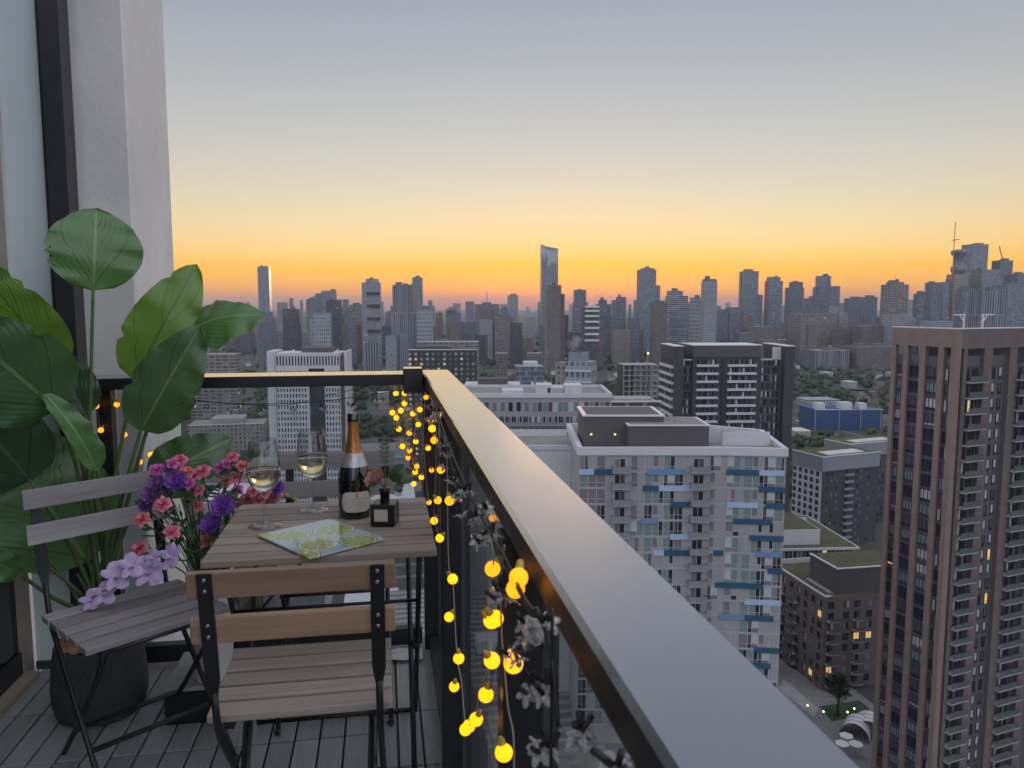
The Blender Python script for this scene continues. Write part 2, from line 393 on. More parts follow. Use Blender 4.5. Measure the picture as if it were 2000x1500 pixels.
# far facades
FS = {
 'slate':  facade('facade_slate',  (0.168, 0.189, 0.231), (0.052, 0.063, 0.084), 2.6, 3.1, 0.72, 0.66, 0.008),
 'glass':  facade('facade_glass',  (0.210, 0.238, 0.287), (0.084, 0.105, 0.136), 1.9, 3.2, 0.82, 0.78, 0.006, 0.5, 0.12),
 'dark':   facade('facade_dark',   (0.077, 0.084, 0.105), (0.032, 0.038, 0.049), 2.4, 3.1, 0.75, 0.62, 0.010),
 'hstripe':facade('facade_hstripe',(0.350, 0.364, 0.399), (0.070, 0.084, 0.105), 40.0, 3.4, 0.99, 0.62, 0.0),
 'vstripe':facade('facade_vstripe',(0.252, 0.273, 0.308), (0.052, 0.059, 0.077), 3.4, 90.0, 0.62, 0.99, 0.0),
 'brick':  facade('facade_brick',  (0.164, 0.136, 0.136), (0.056, 0.056, 0.066), 3.2, 2.9, 0.55, 0.5, 0.012),
 'slab':   facade('facade_slab',   (0.231, 0.213, 0.220), (0.070, 0.066, 0.073), 5.5, 2.9, 0.78, 0.55, 0.008),
 'pale':   facade('facade_pale',   (0.294, 0.308, 0.336), (0.077, 0.084, 0.105), 3.0, 3.2, 0.55, 0.55, 0.006),
 'wave':   facade('facade_wave',   (0.308, 0.322, 0.350), (0.070, 0.081, 0.098), 3.1, 6.2, 0.46, 0.55, 0.0),
 'beige':  facade('facade_beige',  (0.266, 0.245, 0.231), (0.077, 0.073, 0.077), 2.8, 3.0, 0.5, 0.5, 0.01),
}
M_ROOF = mat('far_roof', (0.14, 0.145, 0.16), 0.9, 0, 0.2, 0.1)
M_MAST = mat('mast_grey', (0.25, 0.25, 0.27), 0.6)
M_CRANE = mat('crane_paint', (0.45, 0.22, 0.10), 0.6)

def tower(label, boxes, Y, style, yaw=14, name='skyline_tower', cat='tower', group='towers of the skyline', deep=0.8, extra=None, pent=True):
    """boxes: (left px, right px, top px[, style]) seen at distance Y; each stands on the ground"""
    a = math.radians(yaw); ca, sa = math.cos(a), abs(math.sin(a))
    x0 = min(b[0] for b in boxes); x1 = max(b[1] for b in boxes)
    base = at_y((x0+x1)/2, 600, Y)
    t = thing(name, label, cat, (base.x, Y, GROUND), a, group)
    for i, b in enumerate(boxes):
        c = at_y((b[0]+b[1])/2, b[2], Y); W = (b[1]-b[0])/FPX*Y
        w = W/(ca+deep*sa); d = w*deep; h = c.z-GROUND
        dx = c.x-base.x; lx = dx*math.cos(a); ly = -dx*math.sin(a)+i*0.37
        st = b[3] if len(b) > 3 else style
        MB().box(-w/2, w/2, -d/2, d/2, 0, h).build('tower_shaft' if i == 0 else 'tower_wing', FS[st], t, (lx, ly, 0))
        if pent and i == 0 and W > 14:
            k = 0.55
            MB().box(-w*k/2, w*k/2, -d*k/2, d*k/2, h, h+W*0.07+1.5).build('plant_room', M_ROOF, t, (lx+w*0.06, ly, 0))
    if not pent and name == 'skyline_tower':
        q = random.Random(int(x0*7+boxes[0][2])); b = max(boxes, key=lambda k: -k[2]); c = at_y((b[0]+b[1])/2, b[2], Y); W = (b[1]-b[0])/FPX*Y; dx = c.x-base.x
        for k in range(q.choice((1, 2, 2))):
            w = W*q.uniform(0.16, 0.36); o = W*q.uniform(-0.26, 0.26); h = c.z-GROUND
            MB().box(-w/2, w/2, -w/2, w/2, h-0.5, h+q.uniform(1.8, 5.0)).build('plant_room', M_ROOF, t, (dx*math.cos(a)+o, -dx*math.sin(a)+k*0.5, 0))
        if q.random() < 0.35: MB().tube([(0, 0, h-1), (0, 0, h+q.uniform(7, 16))], 0.35, 5).build('mast', M_MAST, t, (dx*math.cos(a), -dx*math.sin(a), 0))
    if extra: extra(t, base, Y)
    return t
def tw(*a, **k): return tower(*a, **k)

# ---- left part of the skyline
tw('tall slim slab tower standing alone behind the leaf tips', [(504, 527, 521)], 2500, 'glass', 6, pent=False)
tw('dark stepped tower directly below the tall slim slab, half behind the leaf', [(503, 540, 620), (512, 533, 609)], 1300, 'slate', 10)
tw('near-black flat-topped tower right of the leaf tip', [(553, 584, 603)], 1250, 'dark', 5, pent=False)
tw('grey tower behind and left of the two-step blue tower', [(597, 620, 584)], 1900, 'slate', 12)
tw('blue-grey tower with a two-step flat top above the white gridded block', [(616, 640, 573), (628, 659, 568)], 2000, 'glass', 8, pent=False)
tw('dark square tower in front of the two-step blue tower', [(637, 669, 586)], 1500, 'dark', 8, pent=False)
tw('dark tower with wavy white balcony streaks above the gridded block', [(612, 647, 611)], 1200, 'wave', 6, pent=False)
tw('grey block squeezed left of the pale-edged slab', [(668, 684, 602)], 1500, 'slate', 12)
tw('pale-edged grey slab beside the dark-banded tower', [(681, 708, 595)], 1400, 'slab', 15)
def bands(t, base, Y):
    for yy in (573, 597, 622, 646):
        z = at_y(725, yy, Y).z-GROUND
        MB().box(-1, 1, -1, 1, -1.7, 1.7).build('dark_band', M_FRAME, t, (4.2, -13.6, z)).scale = (10.5, 1.6, 1.3)
tw('tall grey tower with four dark bands and a raised crown', [(706, 745, 552), (714, 741, 545)], 1300, 'pale', 7, pent=False, extra=bands)
tw('low dark tower striped with pale fins and a white cap', [(709, 741, 668)], 1000, 'vstripe', 6)
tw('plain pale slab, left one of the pale pair above the corner bracket', [(752, 775, 656)], 1150, 'pale', 12, pent=False)
tw('white-striped slab, right one of the pale pair above the corner bracket', [(775, 797, 652)], 1160, 'vstripe', 10, pent=False)
def roofbits(t, base, Y):
    for i in range(7):
        MB().box(-1.2, 1.2, -1.2, 1.2, 0, 1.5+2.5*((i*37) % 5)/5).build('roof_frame', M_MAST, t, (-14+i*4.6, 0, at_y(790, 557, Y).z-GROUND))
tw('dark mirrored tower with bright vertical streaks and a ragged roof edge', [(768, 811, 557)], 1250, 'vstripe', -12, pent=False, extra=roofbits)
tw('smooth blue-grey tower rising behind the dark mirrored tower', [(804, 826, 542)], 1900, 'glass', 8, pent=False)
tw('white wavy-fronted block catching an orange strip of sunset', [(813, 845, 604)], 1150, 'wave', 30, pent=False)
tw('small grey tower left of the dark mirrored tower', [(752, 768, 610), (762, 769, 597)], 1800, 'slate', 8)
tw('small brownish point block right of the wavy white block', [(850, 865, 612)], 1700, 'brick', 8)
def dome(t, base, Y):
    h = at_y(880, 603, Y).z-GROUND
    MB().lathe([(11.0, 0), (10.4, 3), (8.5, 6), (5.0, 8), (0.1, 9)], 20).build('domed_top', M_ROOF, t, (-3, 0, h-5))
tw('dark round-topped tower with a lower shoulder on its right', [(870, 892, 606), (884, 900, 611)], 1500, 'slate', 10, pent=False, extra=dome)
def mast20(t, base, Y):
    h = at_y(950, 593, Y).z-GROUND
    MB().tube([(0, 0, h), (0, 0, h+26)], 0.8, 6).build('mast', M_MAST, t)
tw('broad flat block carrying a single thin mast', [(926, 976, 594)], 1650, 'slate', 12, pent=False, extra=mast20)
tw('brown-grey block in front of the masted block', [(940, 966, 606)], 1500, 'brick', 9)
tw('lone slender tower with pale left edge, left of the tallest tower', [(991, 1012, 577)], 1700, 'pale', 14)
tw('grey slab with fine window rows below the pale-edged slender tower', [(963, 1003, 619)], 1450, 'slab', 7)
tw('small grey block left of the lone slender tower', [(977, 992, 602)], 1900, 'slate', 7)
# ---- the tallest tower, with a curved top
def tallest():
    Y = 2000.0; a = math.radians(5)
    b = at_y(1072, 600, Y); t = thing('skyline_tower', 'tallest glass tower with a concave sloping crown and streaked top', 'tower', (b.x, Y, GROUND), a, 'towers of the skyline')
    w = 32/FPX*Y; d = w*0.7
    hl = at_y(1056, 478, Y).z-GROUND; hr = at_y(1088, 486, Y).z-GROUND
    poly = []; k = 10
    for i in range(k+1): poly.append((-w/2+w*i/k, -d/2+2.5*math.sin(math.pi*i/k)))
    poly += [(w/2, d/2), (-w/2, d/2)]
    top = lambda x, y: hl+(hr-hl)*((x+w/2)/w)-4.0*math.sin(math.pi*(x+w/2)/w)
    MB().prism(poly, 0, top).build('tower_shaft', FS['glass'], t)
    r = random.Random(3)
    for i in range(13):
        x = -w/2+w*(i+0.5)/13; yy = -d/2+2.5*math.sin(math.pi*(i+0.5)/13); L = r.uniform(12, 42); z1 = top(x, 0)-r.uniform(3, 8)
        MB().box(x-0.55, x+0.55, yy-0.5, yy+0.5, z1-L, z1).build('glass_fin', M_FIN, t)
    MB().box(w/2-1, w/2+1.4, -d/4, d/4, 0, hr-62).build('tower_wing', FS['slate'], t)
M_FIN = mat('bright_fin', (0.80, 0.84, 0.88), 0.2)
tallest()
tw('dark gridded brick tower stepping down in front of the tallest tower', [(1070, 1097, 557), (1064, 1072, 566, 'beige'), (1095, 1103, 574)], 1150, 'brick', -8, pent=False)
tw('slender grey tower with rounded shoulders right of the gridded brick tower', [(1121, 1144, 566), (1119, 1147, 590)], 1700, 'slate', 6, pent=False)
def frames31(t, base, Y):
    w = 30/FPX*Y*0.92
    for i, yy in enumerate((599, 607, 617, 628, 640, 652, 664)):
        z = at_y(1152, yy, Y).z-GROUND
        MB().box(-w/2, w/2, -11.4*1.2, -10.4*1.2, z-1.6, z+1.6).build('white_band', M_WHITE, t, (1, 0, 0))
M_WHITE = mat('white_cladding', (0.62, 0.62, 0.64), 0.7, 0, 0.08, 0.1)
tw('white-framed block with ladder-like rows of dark openings', [(1137, 1168, 599)], 1200, 'dark', 4, pent=False, extra=frames31)
tw('stepped grey tower right of the ladder-fronted block', [(1164, 1192, 594), (1169, 1185, 586)], 1500, 'slate', 10, pent=False)
tw('grey tower with a slanted roof left of the tall rounded tower', [(1196, 1222, 586), (1204, 1222, 580)], 1450, 'slate', 10, pent=False)
tw('tall rounded glass tower with an attached lower slice', [(1246, 1280, 527), (1279, 1289, 557), (1252, 1277, 524)], 1600, 'glass', 8, pent=False)
tw('brown-grey block left of the white-striped tower', [(1272, 1302, 592)], 1250, 'brick', 12)
tw('white horizontally striped glass tower that tapers on its right', [(1302, 1341, 578), (1304, 1332, 568)], 1300, 'hstripe', 6, pent=False)
tw('zigzag-balconied pale tower beside the flat-crowned tower', [(1349, 1374, 581)], 1250, 'wave', 8, pent=False)
tw('slim pale tower with a wider flat crown', [(1372, 1399, 549), (1374, 1398, 545, 'slate')], 1200, 'pale', 8, pent=False)
tw('small pale brick block above the treetops with vertical window strips', [(1197, 1229, 645)], 1350, 'beige', 6, pent=False)
tw('grey slab just right of the flat-crowned pale tower', [(1398, 1424, 607), (1420, 1448, 600)], 1500, 'slate', 6)
tw('tall blue-grey tower with a bright left edge and a stepped right shoulder', [(1447, 1479, 530), (1478, 1489, 576), (1446, 1452, 532, 'pale')], 1700, 'glass', 8, pent=False)
tw('tapered dark glass tower with a cut crown', [(1497, 1526, 549), (1500, 1522, 541)], 1700, 'glass', 6, pent=False)
tw('square grey tower with a set-back top right of the tapered one', [(1537, 1567, 562), (1544, 1566, 551)], 1750, 'slate', 6, pent=False)
tw('twin-stepped tower with a pale slot between its halves', [(1596, 1620, 539), (1589, 1600, 561), (1614, 1638, 559)], 1800, 'glass', 6, pent=False)
tw('broad low grey tower in front of the twin-stepped tower', [(1571, 1613, 583)], 1500, 'slate', 6)
tw('wide reddish apartment slab with rows of white balconies', [(1548, 1622, 612)], 1400, 'slab', 5, pent=False)
tw('white blank-walled block beside the reddish apartment slab', [(1622, 1636, 597), (1634, 1654, 610)], 1420, 'pale', 5, pent=False)
tw('grey tower, left of the paired towers by the pinkish one', [(1653, 1683, 583)], 1600, 'slate', 6)
tw('grey tower, right of the paired towers by the pinkish one', [(1684, 1710, 580)], 1650, 'glass', 6)
tw('brown brick block with a tall pale-edged stair shaft', [(1448, 1512, 638), (1448, 1468, 615)], 1400, 'brick', 6, pent=False)
tw('pale low block with broad vertical white piers above the treetops', [(1575, 1650, 683)], 1250, 'vstripe', 5, pent=False)
tw('long brown low block beside the pale piered one', [(1655, 1736, 676)], 1250, 'brick', 4, pent=False)
tw('dark brown block with a flat lit roof edge', [(1630, 1666, 643)], 1350, 'brick', 8)
tw('long reddish block behind the brown tower top', [(1668, 1738, 636)], 1330, 'brick', 4, pent=False)
tw('pinkish flat-topped tower above the brick tower roof', [(1727, 1769, 556), (1735, 1762, 551)], 1350, 'slab', 8, pent=False)
tw('pale striped block in front of the pinkish tower', [(1731, 1775, 614)], 1300, 'pale', 6, pent=False)
tw('short grey tower left of the paired downtown slabs', [(1788, 1811, 573)], 1500, 'slate', 8, pent=False)
tw('left slab of the paired downtown slabs, with dark right side', [(1810, 1837, 552)], 1400, 'slate', 16, pent=False)
tw('right slab of the paired downtown slabs, plain blue-grey', [(1836, 1858, 551)], 1500, 'glass', 8, pent=False)
def constr(t, base, Y):
    f = lambda x, y: at_y(x, y, Y)
    c = f(1873, 487); h = c.z-GROUND; dx = c.x-base.x
    MB().lathe([(8, h-95), (8, h-48), (13, h-42), (13, h-34), (9.5, h-32), (9.5, h-12), (14.0, h-9), (14.0, h-3), (9.5, h-1), (0.1, h)], 20).build('concrete_core', FS['slate'], t, (dx, 0, 0))
    p = f(1860, 435); MB().tube([(p.x-base.x, -6, 60), (p.x-base.x, -6, p.z-GROUND)], 0.85, 5).build('crane_mast', M_CRANE, t)
    q = f(1860, 470); MB().bar((q.x-base.x-7, -6, q.z-GROUND), (q.x-base.x+9, -6, q.z-GROUND+2), 1.6).build('crane_jib', M_CRANE, t)
tw('unfinished tower with a bulging round core and a crane mast', [(1854, 1886, 536, 'beige')], 1500, 'beige', 8, pent=False, extra=constr)
tw('bright tall downtown tower right of the unfinished core', [(1884, 1925, 478)], 1650, 'glass', 14, pent=False)
def crane66(t, base, Y):
    a = at_y(1958, 508, Y); b = at_y(1950, 481, Y)
    MB().bar((a.x-base.x, 0, a.z-GROUND), (b.x-base.x, 0, b.z-GROUND), 1.5).build('crane_jib', M_CRANE, t)
tw('tower topped by a leaning crane arm at the downtown edge', [(1943, 1973, 509)], 1650, 'slate', 8, pent=False, extra=crane66)
tw('blue downtown slab below the bright tall tower', [(1903, 1947, 527)], 1500, 'glass', 8, pent=False)
tw('grey downtown tower cut off by the picture edge', [(1970, 2016, 536)], 1500, 'slate', 8, pent=False)
tw('dark glass tower with bright stripes in front of downtown', [(1897, 1953, 568)], 1000, 'vstripe', 6, pent=False)
tw('grey tower between the unfinished tower and the striped dark tower', [(1871, 1899, 563)], 1150, 'slate', 6, pent=False)
tw('broad blue-grey tower behind the striped dark tower', [(1949, 2006, 556)], 1250, 'glass', 6, pent=False)
tw('slab lower left of downtown with a flat pale roof', [(1806, 1856, 627)], 1250, 'pale', 6, pent=False)

# ---- hazy filler blocks: nothing in the picture tells these apart
r = random.Random(11)
FILL = [('hazy_block', 'far hazy grey block low on the horizon, too faint to tell apart', 'far hazy blocks', (2600, 6500), (585, 604), (6, 22), ('slate', 'pale', 'slate')),
        ('brick_block', 'reddish-brown mid-rise block in the haze below the skyline towers', 'reddish blocks below the skyline', (1250, 2300), (622, 668), (14, 40), ('brick', 'brick', 'slab')),
        ('grey_block', 'grey mid-rise block in the haze below the skyline towers', 'grey blocks below the skyline', (1250, 2300), (614, 668), (12, 36), ('slate', 'pale', 'dark'))]
for nm, lab, grp, (y0, y1), (t0, t1), (w0, w1), sty in FILL:
    for i in range(62):
        x = 380+(i+r.random())*1600/62; Y = r.uniform(y0, y1); tp = r.uniform(t0, t1); w = r.uniform(w0, w1)
        if nm == 'hazy_block' and 520 < x < 720 and i % 2: tp -= 8
        tower(lab, [(x-w/2, x+w/2, tp)], Y, r.choice(sty), r.choice((6, 8, 12, -8)), nm, 'building', grp, 0.9, None, False)

# ================================================================== nearer buildings, built window by window
G_DARK = mat('window_dark', (0.025, 0.030, 0.038), 0.08, 0, 0.2, 0.7)
G_GREY = mat('window_grey', (0.085, 0.080, 0.092), 0.12, 0, 0.2, 0.7)
G_TEAL = mat('window_teal', (0.165, 0.225, 0.235), 0.12, 0, 0.15, 0.7)
G_BLIND = mat('window_blind', (0.40, 0.43, 0.45), 0.35, 0, 0.1, 0.7)
G_MAUVE = mat('window_mauve', (0.175, 0.160, 0.185), 0.2, 0, 0.15, 0.7)
G_LIT = glow('window_lit', (1.0, 0.52, 0.16), 0.75)
G_LITY = glow('window_lit_yellow', (1.0, 0.72, 0.30), 0.55)
F_WHITE = mat('white_window_frame', (0.43, 0.43, 0.445), 0.5)
F_DARK = mat('charcoal_window_frame', (0.03, 0.032, 0.038), 0.5)
FOOT = []                                  # ground taken up by buildings: no trees there

def win_mesh(w, h, xs=(), zs=(), frame=F_WHITE, panes=(G_DARK,), t=0.07, d=0.10):
    """framed window, x 0..w, z 0..h, facing -y; xs, zs are the fractions where bars stand"""
    mats = [frame]; mb = MB(); X = [0]+[w*f for f in xs]+[w]; Z = [0]+[h*f for f in zs]+[h]; k = 0
    for x in X: mb.box(max(0, x-t/2) if x < w else w-t, min(w, x+t/2) if x > 0 else t, -d, 0, 0, h)
    for z in Z: mb.box(t, w-t, -d*0.8, 0, max(0, z-t/2) if z < h else h-t, min(h, z+t/2) if z > 0 else t)
    for i in range(len(X)-1):
        for j in range(len(Z)-1):
            p = panes[k % len(panes)]; k += 1
            if p not in mats: mats.append(p)
            mb.add([(X[i], -0.03, Z[j]), (X[i+1], -0.03, Z[j]), (X[i+1], -0.03, Z[j+1]), (X[i], -0.03, Z[j+1])], [(0, 1, 2, 3)], mats.index(p))
    return mb.mesh('window', mats)
def front(me, par, x, z, name='window', y=0.0): return put(name, me, par, (x, y, z))
def flank(me, par, yend, z, name='window', x=0.0): return put(name, me, par, (x, yend, z), (0, 0, -math.pi/2))
def foot(o, w, d):
    a = o.rotation_euler[2]; c = o.location
    FOOT.append((c.x+math.cos(a)*w/2-math.sin(a)*d/2, c.y+math.sin(a)*w/2+math.cos(a)*d/2, 0.6*max(w, d)+4))

# ------------------------------------------------------------------ the brown brick tower on the right
def brick_mat(name, col, s=1.0):
    m, nt, p = new_mat(name)
    tc = N(nt, 'ShaderNodeTexCoord'); nz = N(nt, 'ShaderNodeTexNoise'); nz.inputs['Scale'].default_value = 0.5; nz.inputs['Detail'].default_value = 5
    n2 = N(nt, 'ShaderNodeTexNoise'); n2.inputs['Scale'].default_value = 9.0*s; n2.inputs['Detail'].default_value = 2
    for n in (nz, n2): nt.links.new(tc.outputs['Object'], n.inputs['Vector'])
    f = mth(nt, 'ADD', mth(nt, 'MULTIPLY', nz.outputs['Fac'], 0.6), mth(nt, 'MULTIPLY', n2.outputs['Fac'], 0.4))
    nt.links.new(mixc(nt, f, tuple(c*0.62 for c in col), tuple(c*1.38 for c in col)), p.inputs['Base Color']); p.inputs['Roughness'].default_value = 0.9
    return m
M_BRICK = brick_mat('brown_brick', (0.215, 0.162, 0.146))
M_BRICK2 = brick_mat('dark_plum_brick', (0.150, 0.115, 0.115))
M_RECESS = mat('charcoal_panel', (0.085, 0.085, 0.098), 0.6, 0, 0.2, 0.6)
M_RECESS2 = mat('slate_panel', (0.085, 0.085, 0.10), 0.6, 0, 0.2, 0.6)
M_SLABW = mat('balcony_slab', (0.30, 0.30, 0.31), 0.8, 0, 0.15, 0.5)
M_BALGL = mat('balcony_glass', (0.10, 0.11, 0.12), 0.12, 0, 0.2, 1.0)
M_COPING = mat('metal_coping', (0.62, 0.62, 0.62), 0.45)

def brown_tower():
    a = math.radians(22); c0 = (81.0, 140.0); ztop = at_y(1868, 643, 140).z
    t = thing('apartment_tower', 'tall brown brick apartment tower with dark window bays and stacked balconies', 'tower', (c0[0], c0[1], GROUND), a)
    H = ztop-GROUND; sa, ca = math.sin(a), math.cos(a)
    def tl(px): q = (px-1000)/FPX; return (c0[0]-q*c0[1])/(q*ca+sa)       # distance along the left face
    def tr(px): q = (px-1000)/FPX; return (q*c0[1]-c0[0])/(ca-q*sa)       # distance along the right face
    L, W = tl(1744), 34.0
    MB().box(0.45, W, 0.45, L-0.3, 0, H-7).build('core_wall', M_RECESS, t)
    MB().box(4.0, W, 4.0, L-3, H-7, H-1.5).build('plant_room', M_RECESS2, t)
    # brick piers of the left face, then of the right
    for p0, p1 in ((1744, 1752), (1767, 1776), (1799, 1810), (1835, 1846)):
        MB().box(-0.25, 0.6, tl(p1), tl(p0), 0, H-1.2).build('brick_pier', M_BRICK, t)
    MB().box(-0.25, 1.1, -0.25, tl(1860), 0, H-1.2).build('brick_pier', M_BRICK, t)
    rp = ((1882, 1889), (1922, 1938), (1972, 1986), (2030, 2046))
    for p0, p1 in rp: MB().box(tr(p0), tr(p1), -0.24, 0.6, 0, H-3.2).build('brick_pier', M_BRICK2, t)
    MB().box(-0.26, 1.2, -0.26, L, H-3.4, H-0.01).build('brick_crown', M_BRICK, t)
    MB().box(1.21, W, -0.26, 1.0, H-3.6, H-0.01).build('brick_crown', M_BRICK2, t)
    MB().box(-0.33, 1.35, -0.33, L+0.1, H, H+0.18).build('coping', M_COPING, t)
    MB().box(1.36, W, -0.33, 1.1, H, H+0.18).build('coping', M_COPING, t)
    for x, s in ((4.2, -1), (9.2, 1)):                                  # davit arms on the roof edge
        q = MB(); q.bar((x, 2, H-1.5), (x, 2, H+2.6), 0.22); q.bar((x, 2, H+1.2), (x+s*1.2, 2, H+2.55), 0.16); q.bar((x-s*0.2, 2, H+2.6), (x+s*2.8, 2, H+2.6), 0.2)
        q.build('davit_arm', M_COPING, t)
    r = random.Random(21); fh = 2.95
    bays = ((1752, 1767, 'n'), (1776, 1799, 'w'), (1810, 1835, 'n'), (1846, 1860, 'p'))
    V = {}
    for key, (p0, p1, kind) in enumerate(bays):
        y0, y1 = tl(p1)+0.03, tl(p0)-0.03; w = y1-y0
        sets = [(G_DARK,), (G_DARK, G_BLIND), (G_GREY, G_TEAL), (G_TEAL, G_BLIND), (G_DARK, G_GREY), (G_BLIND, G_GREY), (G_LIT, G_DARK)]
        V[key] = [win_mesh(w, 2.35, (0.5,) if kind == 'p' else (0.30, 0.62) if kind == 'n' else (0.3, 0.55, 0.78), () if kind == 'p' else (0.22,), F_DARK, s, 0.09, 0.14) for s in sets]
        for f in range(31):
            z = H-7.0-fh*(f+1)+0.35
            k = 6 if r.random() < 0.025 else r.choice((0, 0, 1, 2, 3, 4, 5, 2))
            if kind == 'w': k = r.choice((0, 4, 0, 2))
            flank(V[key][k], t, y1, z, x=0.42)
        MB().box(0.36, 0.44, y0, y1, H-7.0, H-5.2).build('spandrel_panel', M_RECESS2, t)
    # right face: balcony stacks and a bay with two narrow windows
    wn_ = [win_mesh(0.9, 2.2, (), (0.25,), F_DARK, s, 0.07, 0.12) for s in ((G_DARK,), (G_GREY, G_BLIND), (G_TEAL, G_BLIND), (G_LITY, G_LIT), (G_DARK, G_GREY))]
    dw = [win_mesh(3.2, 2.35, (0.25, 0.5, 0.75), (), F_DARK, s, 0.08, 0.1) for s in ((G_DARK, G_GREY, G_DARK, G_DARK), (G_BLIND, G_DARK, G_DARK, G_GREY), (G_GREY, G_DARK, G_MAUVE, G_DARK), (G_DARK, G_LITY, G_DARK, G_GREY))]
    for b0, b1 in ((1889, 1922), (1986, 2030)):
        x0, x1 = tr(b0)+0.02, tr(b1)-0.02
        sl = MB().box(0, x1-x0+0.5, -1.25, 0.5, 0, 0.22).mesh('balcony_slab', M_SLABW)
        gl = MB().box(0.05, x1-x0+0.45, -1.22, -1.17, 0.25, 1.25).box(0.02, x1-x0+0.48, -1.23, -1.16, 1.25, 1.31).mesh('balcony_rail', M_BALGL)
        for f in range(31):
            z = H-7.0-fh*(f+1)
            o = put('balcony_slab', sl, t, (x0-0.2, 0, z)); put('balcony_rail', gl, o)
            put('window', dw[3 if r.random() < 0.06 else r.randrange(3)], t, (x0+(x1-x0-3.2)*0.5, 0.44, z+0.3))
    x0 = tr(1938); x1 = tr(1972)
    for f in range(31):
        z = H-7.0-fh*(f+1)+0.45
        for q in (0.18, 0.58): put('window', wn_[3 if r.random() < 0.04 else r.choice((0, 1, 2, 4, 1))], t, (x0+(x1-x0)*q, 0.44, z))
    for p0, p1 in ((1889, 1920), (1940, 1970)):
        MB().box(tr(p0), tr(p1), 0.30, 0.44, H-7.0, H-5.0).build('spandrel_panel', M_RECESS2, t)
    foot(t, 34, 14)
brown_tower()

